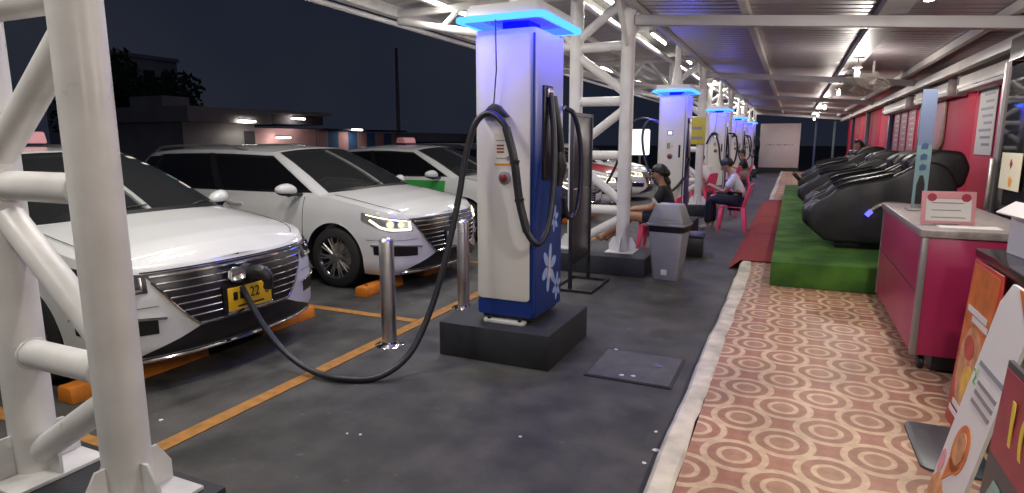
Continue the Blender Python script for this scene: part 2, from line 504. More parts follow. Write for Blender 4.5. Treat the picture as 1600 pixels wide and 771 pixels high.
def text(body, size, mat, parent, loc, rot, ext=0.001, name='lettering', align='CENTER', sx=1.0):
    cu = bpy.data.curves.new(name, 'FONT')
    cu.body = body; cu.size = size; cu.extrude = ext; cu.align_x = align; cu.align_y = 'CENTER'
    t = bpy.data.objects.new(name, cu)
    COL.objects.link(t)
    dg = bpy.context.evaluated_depsgraph_get()
    me = bpy.data.meshes.new_from_object(t.evaluated_get(dg))
    bpy.data.objects.remove(t)
    o = bpy.data.objects.new(name, me); COL.objects.link(o)
    me.materials.clear(); me.materials.append(MATS[mat])
    o.parent = parent; o.location = loc; o.rotation_euler = rot; o.scale = (sx, 1, 1)
    return o

# ================================================================== SETTING
g = MB()
g.add([(-260, -120, 0), (160, -120, 0), (160, 260, 0), (-260, 260, 0)], [(0, 1, 2, 3)])
struct(g.build('ground', 'asphalt', smooth=0))

# raised walkway with printed floor covering
struct(MB().bb(-0.352, 2.6, -4, 33, 0.002, 0.100).build('walkway', 'ring_floor', smooth=0))
# rough concrete kerb along it
k = MB()
NK = 260
pts_in = []
rk = random.Random(3)
vs = []; fs = []
w1 = w2 = 0
for i in range(NK + 1):
    y = -4 + 37 * i / NK
    w1 = 0.8 * w1 + rk.uniform(-.006, .006); w2 = 0.8 * w2 + rk.uniform(-.006, .006)
    xo = -0.470 + w1; xi = -0.345 + w2 * 1.6; h = 0.104 + rk.uniform(-.003, .003)
    vs += [(xo - 0.012, y, -0.01), (xo, y, h - 0.022), (xo + 0.022, y, h), (xi - 0.015, y, h + 0.002), (xi, y, 0.095)]
for i in range(NK):
    for j in range(4):
        a = i * 5 + j
        fs.append((a, a + 1, a + 6, a + 5))
k.add(vs, fs)
struct(k.build('kerb', 'kerb_concrete'))

# painted bay lines
ln = MB().bb(-2.865, -2.765, -1.0, 33, 0.002, 0.006)
struct(ln.build('painted_line', 'asphalt_paint', smooth=0))
for yy in (1.78, 4.30, 6.82, 9.34, 11.86, 14.38, 16.9):
    struct(MB().bb(-8.6, -2.872, yy - 0.045, yy + 0.045, 0.002, 0.006).build('painted_line', 'asphalt_paint', smooth=0))

# -------------------------------------------------------- steel ladder columns
def column(x_l, x_r, y, label, plinth, plinth_label):
    t = thing('steel_column', label, 'column', (0.5 * (x_l + x_r), y, 0.22), 0, 'white ladder columns carrying the canopy')
    hx = (x_r - x_l) / 2
    for s in (-1, 1):
        lg = MB().tube([(s * hx, 0, 0.016), (s * hx, 0, 3.02)], 0.080, 20).build('leg', 'white_steel', t)
        bp = MB().box((s * hx, 0, 0.008), (0.34, 0.34, 0.016)).build('base_plate', 'white_steel', t, bevel=0.003)
        gus = [(0.078, 0.0165), (0.165, 0.0165), (0.165, 0.09), (0.115, 0.175), (0.078, 0.175)]
        for a in range(4):
            ca, sa = math.cos(a * math.pi / 2), math.sin(a * math.pi / 2)
            MB().prism(gus, (-0.006, 0.006), lambda u, v, w: (s * hx + u * ca - w * sa, u * sa + w * ca, v)).build('gusset', 'white_steel', t)
    lv = [0.50, 1.15, 1.78, 2.40]
    for z_ in lv:
        MB().tube([(-hx, 0, z_), (hx, 0, z_)], 0.055, 16, caps=False).build('rung', 'white_steel', t)
        for s in (-1, 1):
            MB().tube([(s * (hx - 0.077), 0.057 * math.cos(a), z_ + 0.057 * math.sin(a)) for a in [2 * math.pi * q / 20 for q in range(20)]], 0.006, 6, closed=True).build('weld_bead', 'white_steel', t)
    dg = [(1, 0.42, -1, 0.06), (-1, 1.07, 1, 0.58), (1, 1.70, -1, 1.23), (-1, 2.32, 1, 1.86), (1, 2.95, -1, 2.48)]
    for s0, z0, s1, z1 in dg:
        MB().tube([(s0 * hx, 0, z0), (s1 * hx, 0, z1)], 0.052, 16, caps=False).build('brace', 'white_steel', t)
    p = MB().bb(plinth[0], plinth[1], plinth[2], plinth[3], 0, 0.2195).build('plinth', 'black_plinth', bevel=0.008)
    tag(p, plinth_label, 'plinth', 'black plinths under the columns')
    return t

COLS = [(-2.71, -2.13, 1.30), (-2.42, -1.80, 7.20), (-2.40, -1.78, 13.5), (-2.40, -1.78, 19.8), (-2.40, -1.78, 26.1), (-2.40, -1.78, 32.4)]
clabels = ['white steel ladder column beside the white car being charged', 'white steel ladder column behind the grey litter bin',
           'white steel ladder column between the second and third charger', 'white steel ladder column between the third and fourth charger',
           'white steel ladder column between the fourth and fifth charger', 'white steel ladder column past the fifth charger']
for (xl, xr, y), lb in zip(COLS, clabels):
    column(xl, xr, y, lb, (xl - 0.24, xr + (0.36 if y > 2 else 0.23), y - (0.40 if y > 2 else 0.30), y + (0.42 if y > 2 else 0.22)), lb.replace('white steel ladder column', 'low black plinth under the column'))

# -------------------------------------------------------- canopy
cano = thing('canopy', 'long white and grey metal canopy roof over the chargers and walkway', 'canopy', (0, 0, 0))
Y0, Y1 = -4.0, 33.0
zl = lambda x: 3.42 + (x + 1.7) * 0.035          # ceiling over the chargers
zr = lambda x: 3.055 - (x + 1.7) * 0.083         # lower roof over the walkway
# ceiling sheets over the bays
sheet = None
n = 37
for i in range(n):
    if sheet is None:
        m = MB(); prof = []
        for kx in range(5):
            b = kx * 0.2
            prof += [(b, 0), (b + 0.17, 0), (b + 0.176, 0.010), (b + 0.194, 0.010)]
        prof.append((0.998, 0))
        for (py, pz) in prof:
            pass
        vv = []
        for (py, pz) in prof:
            vv += [(-5.0, py, zl(-5.0) + pz), (-1.72, py, zl(-1.72) + pz)]
        m.add(vv, [(2 * j, 2 * j + 1, 2 * j + 3, 2 * j + 2) for j in range(len(prof) - 1)])
        sheet = m.build('ceiling_sheet', 'ceiling_white', cano, smooth=0)
        sheet.location.y = Y0
    else:
        c = sheet.copy(); COL.objects.link(c); c.parent = cano; c.location.y = Y0 + i * 1.0
# corrugated sheets over the walkway
cs = None
for i in range(46):
    yy = Y0 + i * 0.80
    if cs is None:
        prof = []
        for kx in range(4):
            b = kx * 0.2
            prof += [(b, 0), (b + 0.020, 0.006), (b + 0.045, 0.006), (b + 0.065, 0)]
        prof.append((0.799, 0))
        vv = []
        for (py, pz) in prof:
            vv += [(-1.66, py, zr(-1.66) + pz), (2.75, py, zr(2.75) + pz)]
        m = MB(); m.add(vv, [(2 * j, 2 * j + 1, 2 * j + 3, 2 * j + 2) for j in range(len(prof) - 1)])
        cs = m.build('roof_sheet', 'roof_metal', cano, smooth=0); cs.location.y = yy
    else:
        c = cs.copy(); COL.objects.link(c); c.parent = cano; c.location.y = yy
# outer weather skin so no sky leaks through the laps
MB().add([(-5.0, Y0, zl(-5) + .06), (-1.6, Y0, zl(-1.6) + .06), (-1.6, Y1, zl(-1.6) + .06), (-5.0, Y1, zl(-5) + .06)], [(0, 1, 2, 3)]).build('outer_skin', 'beam_grey', cano, smooth=0)
MB().add([(-1.74, Y0, 3.14), (2.8, Y0, zr(2.8) + .07), (2.8, Y1, zr(2.8) + .07), (-1.74, Y1, 3.14)], [(0, 1, 2, 3)]).build('outer_skin', 'beam_grey', cano, smooth=0)
MB().bb(-1.735, -1.675, Y0, Y1, 3.00, 3.47).build('gutter', 'beam_grey', cano)
# edge beam and gutter on the car side
MB().bb(-5.04, -4.92, Y0, Y1, 3.17, 3.36).build('edge_beam', 'white_steel', cano, bevel=0.006)
MB().tube([(-5.10, Y0, 3.13), (-5.10, Y1, 3.13)], 0.035, 10).build('edge_pipe', 'white_steel', cano)
# long purlins
for x in (-4.3, -3.4, -2.6):
    MB().bb(x - 0.03, x + 0.03, Y0, Y1, zl(x) - 0.085, zl(x) - 0.004).build('purlin', 'white_steel', cano)
for x, wdt, mt in ((-0.55, 0.07, 'ac_white'), (0.78, 0.24, 'beam_grey'), (1.75, 0.07, 'ac_white')):
    MB().bb(x - wdt / 2, x + wdt / 2, Y0, Y1, zr(x + wdt / 2) - 0.10, zr(x + wdt / 2) - 0.006).build('purlin', mt, cano)
# cross beams over the walkway and rafters over the bays
for (xl, xr, y) in COLS:
    vv = []
    for x in (-1.72, 2.5):
        for yy in (y - 0.06, y + 0.06):
            for dz in (-0.115, -0.225): vv.append((x, yy, zr(x) + dz))
    MB().add(vv, [(0, 1, 3, 2), (4, 6, 7, 5), (0, 4, 5, 1), (2, 3, 7, 6), (0, 2, 6, 4), (1, 5, 7, 3)])  .build('cross_beam', 'beam_grey', cano, bevel=0.008)
    MB().tube([(xr, y, 3.24), (-4.95, y, 3.22)], 0.055, 12).build('rafter', 'white_steel', cano)
    MB().tube([(xl, y, 2.62), (-4.93, y, 3.12)], 0.05, 12).build('rafter', 'white_steel', cano)
    for a, b_ in (((xl - 0.55, 3.235), (xl - 0.05, 2.66)), ((xl - 0.6, 3.235), (xl - 0.95, 2.80)), ((xl - 1.5, 3.23), (xl - 1.0, 2.82)), ((xl - 1.55, 3.23), (xl - 1.85, 2.99))):
        MB().tube([(a[0], y, a[1]), (b_[0], y, b_[1])], 0.034, 10).build('web_member', 'white_steel', cano)
# long tie between the columns with knee braces
MB().tube([(-1.80, 1.3, 3.16), (-1.80, Y1, 3.16)], 0.042, 12).build('tie_beam', 'white_steel', cano)
MB().tube([(-2.42, 1.3, 3.17), (-2.42, Y1, 3.17)], 0.042, 12).build('tie_beam', 'white_steel', cano)
for (xl, xr, y) in COLS[1:]:
    for sy in (-1, 1):
        if y + sy > 33: continue
        MB().tube([(-1.80, y + sy * 0.06, 2.62), (-1.80, y + sy * 0.62, 3.13)], 0.032, 10).build('knee_brace', 'white_steel', cano)
# gable beam at the far end
vv = []
for x in (-1.75, 2.6):
    for yy in (33.0, 33.12):
        for dz in (0.10, -0.20): vv.append((x, yy, zr(x) + dz))
MB().add(vv, [(0, 1, 3, 2), (4, 6, 7, 5), (0, 4, 5, 1), (2, 3, 7, 6), (0, 2, 6, 4), (1, 5, 7, 3)]).build('gable_beam', 'white_steel', cano)

def near(y):
    marks = [(-0.3, 'behind the nearest column'), (2.6, 'before the charger with flower print'), (5.3, 'past the charger with flower print'), (7.6, 'by the column behind the bin'), (9.0, 'above the seated woman'), (11.0, 'by the second charger'), (14.6, 'by the third column'), (17.6, 'by the third charger'), (20.4, 'by the fourth column'), (22.6, 'by the fourth charger'), (26.2, 'by the fifth column'), (29.0, 'by the last charger'), (31.4, 'added to brighten the far white board')]
    return min(marks, key=lambda m_: abs(m_[0] - y))[1]
# -------------------------------------------------------- tube lights under the ceiling
def tube_light(x, y, label, power=20):
    z_ = zl(x) - 0.10
    t = thing('tube_light', label, 'light', (x, y, z_), 0, 'tube lights under the canopy')
    MB().bb(-0.04, 0.04, -0.62, 0.62, 0.018, 0.06).build('housing', 'white_steel', t, bevel=0.004)
    for yy in (-0.4, 0.4):
        MB().bb(-0.012, 0.012, yy - 0.012, yy + 0.012, 0.058, 0.099).build('hanger', 'white_steel', t)
    MB().tube([(0, -0.58, 0), (0, 0.58, 0)], 0.017, 10).build('glowing_tube', 'tube_glow', t)
    ld = bpy.data.lights.new('tube_lamp', 'AREA')
    ld.shape = 'RECTANGLE'; ld.size = 0.05; ld.size_y = 1.15; ld.energy = power; ld.color = (1.0, 0.955, 0.895)
    lo = bpy.data.objects.new('lamp', ld); COL.objects.link(lo); lo.parent = t; lo.location = (0, 0, -0.022)
    return t
for y in (-0.2, 2.7, 5.5, 8.4, 11.25, 14.4, 17.3, 20.1, 23.0, 26.0, 29.0, 31.6):  # farthest tube is an added lamp, brightening the end board
    tube_light(-2.95 if y < 6 else -2.27, y, 'lit tube light under the white ceiling ' + near(y), 27 if y < 3 else 20)
for y in (0.3, 3.75, 7.24, 10.9, 14.8, 18.4, 22.0, 26.0):
    tube_light(-4.18, y, 'lit tube light near the outer edge of the canopy ' + near(y))

def bulb(x, y, power=14):
    z_ = zr(x) - 0.205
    t = thing('ceiling_bulb', 'small lit bulb on the grey beam over the walkway ' + near(y), 'light', (x, y, z_), 0, 'bulbs over the walkway')
    MB().tube([(0, 0, 0.001), (0, 0, 0.095)], 0.006, 8).build('cord', 'trim_grey', t)
    MB().lathe([(0.020, 0), (0.062, -0.03), (0.064, -0.045), (0.03, -0.07), (0.022, -0.08)], 18).build('bulb_shade', 'ac_white', t)  # wide shade added to keep bulb light off the ceiling
    MB().lathe([(0.022, -0.081), (0.032, -0.10), (0.035, -0.13), (0.030, -0.16), (0.0, -0.168)], 14).build('glowing_bulb', 'bulb_glow', t)
    ld = bpy.data.lights.new('bulb_lamp', 'POINT'); ld.energy = power; ld.shadow_soft_size = 0.05; ld.color = (1.0, 0.92, 0.84)
    lo = bpy.data.objects.new('lamp', ld); COL.objects.link(lo); lo.parent = t; lo.location = (0, 0, -0.26)
for y in (-0.5, 2.3, 5.2, 10.5, 14.6, 20.8, 26.5, 31.0): bulb(0.78, y, 54 if y < 8 else 32)  # farthest bulb is added to brighten the end board

# -------------------------------------------------------- red shop wall
wall = thing('red_wall', 'long red panelled wall behind the massage chairs', 'wall', (2.3, 0, 0.1))
yy = 6.56
i = 0
while yy < 33:
    wd = 2.08
    MB().bb(0, 0.10, yy, min(yy + wd - 0.012, 33), 0.0, 2.42).build('wall_panel', 'red_wall', wall, bevel=0.004)
    yy += wd; i += 1
for y_, mt in ((14.3, 'post_blue'), (18.6, 'post_blue'), (24.2, 'teal'), (29.8, 'post_blue')):
    MB().bb(-0.10, -0.003, y_ - 0.06, y_ + 0.06, 0, 2.43).build('wall_post', mt, wall, bevel=0.004)
MB().bb(-0.02, 0.12, 6.9, 33, 2.425, 2.58).build('wall_cap', 'beam_grey', wall)
# eave gear: long shutter boxes along the top of the wall
eb = MB().bb(1.93, 2.03, -3, 33, 2.46, 2.58).build('eave_beam', 'ac_white', bevel=0.006)
tag(eb, 'long pale eave beam along the top of the red wall', 'beam')
for y0, y1, lb in ((3.6, 7.7, 'grey roller shutter box above the tall fridge'), (7.9, 10.6, 'cream roller shutter box above the first massage chair'), (11.2, 14.0, 'pale roller shutter box above the middle massage chairs'), (15.0, 18.5, 'pale roller shutter box past the massage chairs')):
    t = thing('shutter_box', lb, 'shutter box', (2.16, y0, 2.18), 0, 'roller shutter boxes along the eave')
    L_ = y1 - y0
    MB().bb(-0.11, 0.10, 0, L_, 0.03, 0.24).build('cover', 'ac_white' if y0 > 5 else 'beam_grey', t, bevel=0.02)
    MB().bb(-0.125, 0.115, -0.03, -0.002, 0.01, 0.26).build('end_cap', 'trim_grey', t, bevel=0.01)
    MB().bb(-0.125, 0.115, L_ + 0.002, L_ + 0.03, 0.01, 0.26).build('end_cap', 'trim_grey', t, bevel=0.01)
    MB().bb(-0.13, -0.113, 0.02, L_ - 0.02, 0.08, 0.12).build('rail', 'white_steel', t)

# wall posters
def wall_poster(y0, y1, z0, z1, label, mats, tilt=0.0):
    t = thing('wall_poster', label, 'poster', (2.288, y0, z0))
    MB().bb(-0.008, 0.0, 0, y1 - y0, 0, z1 - z0).build('sheet', mats[0], t)
    h = z1 - z0; w = y1 - y0
    for kk in range(mats[2]):
        zz = h * (0.12 + 0.76 * kk / max(1, mats[2] - 1))
        MB().bb(-0.0105, -0.0085, w * 0.15, w * (0.6 + 0.25 * ((kk * 7) % 3) / 2), zz, zz + h * 0.035).build('print_line', mats[1], t, smooth=0)
    return t
wall_poster(9.62, 10.42, 1.36, 2.34, 'tall white notice with blue print on the red wall by the fridge', ('paper_white', 'label_grey', 9))
wall_poster(15.3, 16.1, 1.32, 2.36, 'pale price notice, first of three close together on the red wall', ('paper_pink', 'paper_white', 8))
wall_poster(16.35, 17.15, 1.32, 2.36, 'pale price notice, middle of three close together on the red wall', ('paper_pink', 'paper_white', 7))
wall_poster(17.4, 18.2, 1.32, 2.36, 'pale price notice, last of three close together on the red wall', ('paper_pink', 'paper_white', 8))
# rounded wooden board with a pale shape
t = thing('rounded_board', 'round topped tan wall board beside the teal sign', 'board', (2.29, 12.45, 1.38))
poly = []
for a in range(13):
    th = math.pi * a / 12
    poly.append((0.45 + 0.45 * math.cos(th), 0.72 + 0.26 * math.sin(th)))
for a in range(13):
    th = math.pi + math.pi * a / 12
    poly.append((0.45 + 0.45 * math.cos(th), 0.20 + 0.20 * math.sin(th)))
MB().prism(poly, (-0.03, 0), lambda u, v, w: (w, u, v)).build('board', 'wood_board', t, bevel=0.004)
poly2 = [(0.45 + (u - 0.45) * 0.72, 0.48 + (v - 0.48) * 0.84) for u, v in poly]
MB().prism(poly2, (-0.034, -0.031), lambda u, v, w: (w, u, v)).build('pale_face', 'paper_pink', t)

# ================================================================== CHARGERS
def rrect(hx, hy, r, n=5):
    out = []
    for cx, cy, a0 in ((hx - r, hy - r, 0), (-hx + r, hy - r, 90), (-hx + r, -hy + r, 180), (hx - r, -hy + r, 270)):
        for i in range(n + 1):
            a = R(a0 + 90 * i / n)
            out.append((cx + r * math.cos(a), cy + r * math.sin(a)))
    return out

def charger(x, y, label, kind, cables=True):
    t = thing('charger', label, 'charger', (x, y, 0.25), 0, 'electric car chargers in a row')
    HX, HY, HZ = 0.225, 0.28, 2.02
    # body with rounded vertical edges
    body = MB().prism(rrect(HX, HY, 0.035), (0.05, HZ), lambda u, v, w: (u, v, w)).build('body', 'charger_wrap', t, smooth=30, bevel=0.012)
    # foot plates with bolts
    for s in (-1, 1):
        fp = MB().prism(rrect(0.16, 0.035, 0.02), (0.0, 0.022), lambda u, v, w: (u, s * 0.285 + v, w)).build('foot_plate', 'charger_white', t, bevel=0.003)
        for bx in (-0.12, 0.12):
            MB().lathe([(0.014, 0.0225), (0.014, 0.04), (0.0, 0.045)], 8, (bx, s * 0.298, 0)).build('bolt', 'trim_black', fp)
    MB().bb(-0.19, 0.19, -0.25, 0.25, 0.0225, 0.0495).build('skirt', 'black_plastic', t)
    # front door panel (towards -y), white with rounded corners, blue margin left at foot
    fpnl = MB().prism(rrect(0.200, 0.905, 0.03), (-HY - 0.012, -HY + 0.004), lambda u, v, w: (u - 0.012, w, v + 1.075)).build('door_panel', 'charger_white', t, bevel=0.004)
    MB().bb(0.208, 0.222, -HY - 0.006, -HY + 0.002, 0.09, 1.98).build('corner_trim', 'charger_blue' if kind == 'a' else 'charger_white', t)
    MB().prism(rrect(0.21, 0.055, 0.02), (-HY - 0.004, -HY + 0.002), lambda u, v, w: (u - 0.004, w, v + 0.108)).build('foot_band', 'charger_blue', t)
    yf = -HY - 0.0125
    def fr(name, x0, x1, z0, z1, mat, d=0.003, par=None):
        return MB().bb(x0, x1, yf - d, yf, z0, z1).build(name, mat, par or t, smooth=0)
    if kind == 'a':
        lab = fr('label_sheet', -0.075, 0.065, 1.10, 1.34, 'charger_white', 0.002)
        for q in range(3):
            fr('label_line', -0.055, 0.0, 1.205 + q * 0.022, 1.217 + q * 0.022, 'red_button', 0.0035, lab)
        fr('label_line', -0.06, 0.02, 1.165, 1.172, 'label_grey', 0.0035, lab)
        fr('label_line', -0.06, 0.02, 1.285, 1.292, 'label_grey', 0.0035, lab)
        fr('label_line', -0.06, 0.05, 1.325, 1.330, 'label_light', 0.0035, lab)
        fr('label_bar', -0.072, 0.06, 1.118, 1.134, 'label_orange', 0.0035, lab)
        for zz in (1.17, 1.285):
            MB().lathe([(0.016, 0), (0.016, 0.005), (0, 0.005)], 12, (0.035, yf - 0.003, zz), Matrix.Rotation(R(90), 3, 'X')).build('label_dot', 'label_grey', lab)
        ez = 1.035; ex = 0.005
    else:
        fr('screen_frame', -0.075, 0.02, 1.385, 1.46, 'label_grey', 0.004)
        fr('screen', -0.06, 0.005, 1.397, 1.448, 'screen_glow', 0.006)
        fr('card_reader', -0.09, 0.03, 1.13, 1.29, 'label_light', 0.004)
        fr('reader_pad', -0.07, -0.02, 1.17, 1.26, 'label_grey', 0.006)
        fr('reader_pad', 0.0, 0.02, 1.20, 1.22, 'label_orange', 0.006)
        fr('latch_slot', 0.115, 0.145, 1.03, 1.23, 'trim_black', 0.006)
        ez = 1.05; ex = -0.02
    rx = Matrix.Rotation(R(90), 3, 'X')
    es = MB().lathe([(0.046, -0.002), (0.046, 0.010), (0.036, 0.016), (0, 0.016)], 20, (ex, yf, ez), rx).build('stop_button', 'label_grey', t)
    MB().lathe([(0.026, 0.0165), (0.028, 0.03), (0.020, 0.036), (0, 0.037)], 18, (ex, yf, ez), rx).build('button_cap', 'red_button', es)
    # right flank (+x): connector holster and flower print
    hs = MB().bb(HX - 0.002, HX + 0.018, -0.16, 0.00, 1.02, 1.66).build('holster', 'black_plastic', t, bevel=0.006)
    MB().bb(HX + 0.0185, HX + 0.035, -0.13, -0.03, 1.58, 1.64).build('holster_lamp', 'stainless', hs, bevel=0.004)
    if kind == 'a':
        for (cy, cz, sc) in ((0.0, 0.37, 1.0), (0.10, 0.72, 0.55), (0.16, 0.20, 0.6)):
            for q in range(6):
                a = R(60 * q + 18)
                poly = []
                for w in range(10):
                    th = 2 * math.pi * w / 10
                    pr_ = 0.085 * sc + 0.062 * sc * math.cos(th); pt = 0.030 * sc * math.sin(th)
                    poly.append((cy + pr_ * math.cos(a) - pt * math.sin(a), cz + (pr_ * math.sin(a) + pt * math.cos(a)) * 1.25))
                poly = [(min(max(u, -0.26), 0.26), v) for u, v in poly]
                MB().prism(poly, (HX + 0.0003, HX + 0.0016), lambda u, v, w: (w, u, v)).build('flower_petal', 'decal_blue', t, smooth=0)
            if sc > 0.9:
                MB().prism([(cy - .022, cz - .09), (cy + .022, cz - .07), (cy + .018, cz + .09), (cy - .015, cz + .07)], (HX + 0.0019, HX + 0.0028), lambda u, v, w: (w, u, v)).build('flower_heart', 'decal_pale', t, smooth=0)
    # glowing halo and its white hood, hung from the ceiling
    zc = 2.078
    out = rrect(0.325, 0.395, 0.05, 4); inn = rrect(0.278, 0.348, 0.03, 4)
    n = len(out)
    m = MB()
    vs = [(u, v, zc - .018) for u, v in out] + [(u, v, zc + .018) for u, v in out] + [(u, v, zc + .018) for u, v in inn] + [(u, v, zc - .018) for u, v in inn]
    fs = []
    for i in range(n):
        j = (i + 1) % n
        fs += [(i, j, n + j, n + i), (n + i, n + j, 2 * n + j, 2 * n + i), (2 * n + i, 2 * n + j, 3 * n + j, 3 * n + i), (3 * n + i, 3 * n + j, j, i)]
    m.add(vs, fs)
    m.build('halo', 'halo_glow', t, bevel=0.008)
    # deep blue diffuser sloping inward under the rim
    a_ = rrect(0.300, 0.262, 0.03, 4); b_ = rrect(0.262, 0.300, 0.03, 4); n = len(a_)
    o1 = rrect(0.277, 0.347, 0.03, 4); i1 = rrect(0.232, 0.300, 0.03, 4)
    m = MB(); m.add([(u, v, zc - 0.017) for u, v in o1] + [(u, v, zc + 0.017) for u, v in i1], [(i, (i + 1) % n, n + (i + 1) % n, n + i) for i in range(n)])
    m.build('halo_diffuser', 'halo_inner', t)
    hood = MB().prism(rrect(0.30, 0.355, 0.05, 4), (zc + 0.020, zc + 0.10), lambda u, v, w: (u * (1 - (w - zc) * 1.2), v * (1 - (w - zc) * 1.2), w)).build('hood', 'charger_white', t, bevel=0.006)
    MB().bb(-0.10, 0.10, -0.10, 0.10, HZ + 0.001, zc + 0.019).build('neck', 'black_plastic', t)
    MB().tube([(0, 0, zc + 0.101), (0, 0, zc + 0.42), (0, 0, 3.08)], [0.10, 0.05, 0.03], 10).build('stem', 'white_steel', t)
    # cable bracket hung on a wire in front of the door
    if cables:
        br = MB().prism([(-0.10, 0), (0.11, 0), (0.04, 0.075), (0.0, 0.09), (-0.03, 0.07)], (yf - 0.06, yf - 0.002), lambda u, v, w: (u - 0.06, w, v + 1.445)).build('cable_bracket', 'black_plastic', t, bevel=0.005)
        MB().tube([(-0.06, yf - 0.035, 1.53), (-0.035, yf - 0.045, 1.75), (-0.01, -0.400, zc - 0.02)], 0.0045, 6).build('wire', 'black_plastic', br)
    return t

def plinth(x, y, label):
    p = MB().bb(x - 0.45, x + 0.40, y - 0.45, y + 0.40, 0, 0.249).build('plinth', 'black_plinth', bevel=0.008)
    return tag(p, label, 'plinth', 'black plinths under the chargers')

CX = -1.795
ordn = ['first', 'second', 'third', 'fourth', 'fifth']
CY = [4.12, 10.5, 17.0, 23.0, 29.0]
ch = []
for i, y in enumerate(CY):
    lab = ['tall white and blue car charger with flower print beside the two bollards',
           'white car charger with a lit screen and blue halo, behind the seated woman',
           'white car charger with black cable and blue halo, behind the man in white',
           'white car charger with blue halo, next after the charger behind the man in white',
           'white car charger with blue halo, last of the row by the white board'][i]
    ch.append(charger(CX, y, lab, 'a' if i == 0 else 'b', cables=(i != 1)))
    plinth(CX, y, ['black plinth under the charger with flower print', 'black plinth under the charger behind the seated woman', 'black plinth under the charger behind the man in white', 'black plinth under the fourth charger of the row', 'black plinth under the last charger of the row'][i])

def cable(t, pts, r=0.021, n=8, name='cable'):
    return MB().tube(cr_spline(pts, n), r, 12).build(name, 'cable_black', t)
c0 = ch[0]; ox, oy, oz = CX, CY[0], 0.25
W = lambda x, y, z: (x - ox, y - oy, z - oz)
# holster -> loop down -> up over the bracket -> down to the ground -> car inlet
cable(c0, [W(-1.535, 4.02, 1.86), W(-1.50, 4.00, 1.60), W(-1.47, 3.93, 1.25), W(-1.47, 3.84, 0.98), W(-1.50, 3.74, 0.86), W(-1.57, 3.70, 0.94), W(-1.625, 3.70, 1.15),
           W(-1.66, 3.69, 1.42), W(-1.72, 3.70, 1.62), W(-1.84, 3.72, 1.715), W(-1.94, 3.70, 1.66), W(-2.005, 3.67, 1.45), W(-2.04, 3.62, 1.15), W(-2.09, 3.52, 0.75), W(-2.15, 3.40, 0.40),
           W(-2.22, 3.24, 0.14), W(-2.34, 3.06, 0.030), W(-2.54, 2.95, 0.026), W(-2.78, 2.94, 0.045), W(-3.00, 2.94, 0.14), W(-3.18, 2.94, 0.30), W(-3.29, 2.93, 0.47), W(-3.33, 2.91, 0.57)], 0.0215, 10)
# taped sleeve on the cable
sl = [W(-1.57, 3.70, 0.94), W(-1.625, 3.70, 1.15), W(-1.66, 3.69, 1.42), W(-1.72, 3.70, 1.62)]
cable(c0, sl, 0.028, 8, 'cable_sleeve')
for p in ((-1.625, 3.70, 1.15), (-1.655, 3.69, 1.40)):
    MB().tube([W(p[0] - .003, p[1], p[2] - .015), W(p[0] + .003, p[1], p[2] + .015)], 0.032, 10).build('cable_tie', 'black_plastic', c0)
# second connector hanging on the flank
cable(c0, [W(-1.535, 4.08, 1.84), W(-1.50, 4.10, 1.62), W(-1.49, 4.13, 1.40), W(-1.50, 4.12, 1.22)], 0.026, 8)
MB().tube([W(-1.50, 4.12, 1.46), W(-1.495, 4.13, 1.36), W(-1.50, 4.13, 1.28)], [0.030, 0.048, 0.035], 12).build('connector', 'black_plastic', c0)
cable(c0, [W(-1.56, 4.38, 1.78), W(-1.50, 4.44, 1.72), W(-1.47, 4.50, 1.50), W(-1.465, 4.50, 1.20), W(-1.48, 4.45, 1.00), W(-1.52, 4.38, 0.97), W(-1.54, 4.33, 1.12)], 0.020, 8)
# cables of the other chargers
c1 = ch[1]
cable(c1, [(-0.23, -0.05, 1.55), (-0.42, -0.12, 1.62), (-0.50, -0.18, 1.35), (-0.36, -0.34, 0.85), (-0.10, -0.40, 0.52), (0.06, -0.38, 0.50), (0.22, -0.26, 0.72), (0.27, -0.10, 1.02)], 0.022)
cable(c1, [(-0.23, 0.05, 1.60), (-0.60, 0.0, 1.66), (-0.85, -0.05, 1.40), (-0.95, -0.1, 0.9), (-1.2, -0.15, 0.45), (-1.5, -0.2, 0.40)], 0.022)
for c in ch[2:]:
    cable(c, [(0.245, -0.08, 1.45), (0.29, -0.14, 1.05), (0.30, -0.20, 0.72), (0.22, -0.34, 0.62), (0.12, -0.345, 0.80), (0.06, -0.34, 1.20), (-0.02, -0.34, 1.44), (-0.10, -0.34, 1.50), (-0.17, -0.345, 1.40), (-0.25, -0.33, 1.22)], 0.022)
    cable(c, [(0.23, 0.2, 1.5), (0.40, 0.28, 1.45), (0.46, 0.3, 1.1), (0.40, 0.28, 0.72), (0.28, 0.2, 0.70), (0.24, 0.1, 0.95)], 0.022)

# ================================================================== STREET FURNITURE
def bollard(x, y, label):
    t = thing('bollard', label, 'bollard', (x, y, 0), 0, 'stainless bollards by the charger')
    MB().lathe([(0.056, 0.010), (0.056, 0.800), (0.050, 0.815), (0.030, 0.828), (0, 0.832)], 28).build('post', 'stainless', t)
    MB().lathe([(0.110, 0.0), (0.110, 0.006), (0.090, 0.016), (0.062, 0.020), (0.057, 0.034)], 28).build('flange', 'chrome', t)
bollard(-2.70, 3.69, 'stainless steel bollard between the two white cars')
bollard(-2.70, 4.86, 'stainless steel bollard half hidden behind the charging cable')

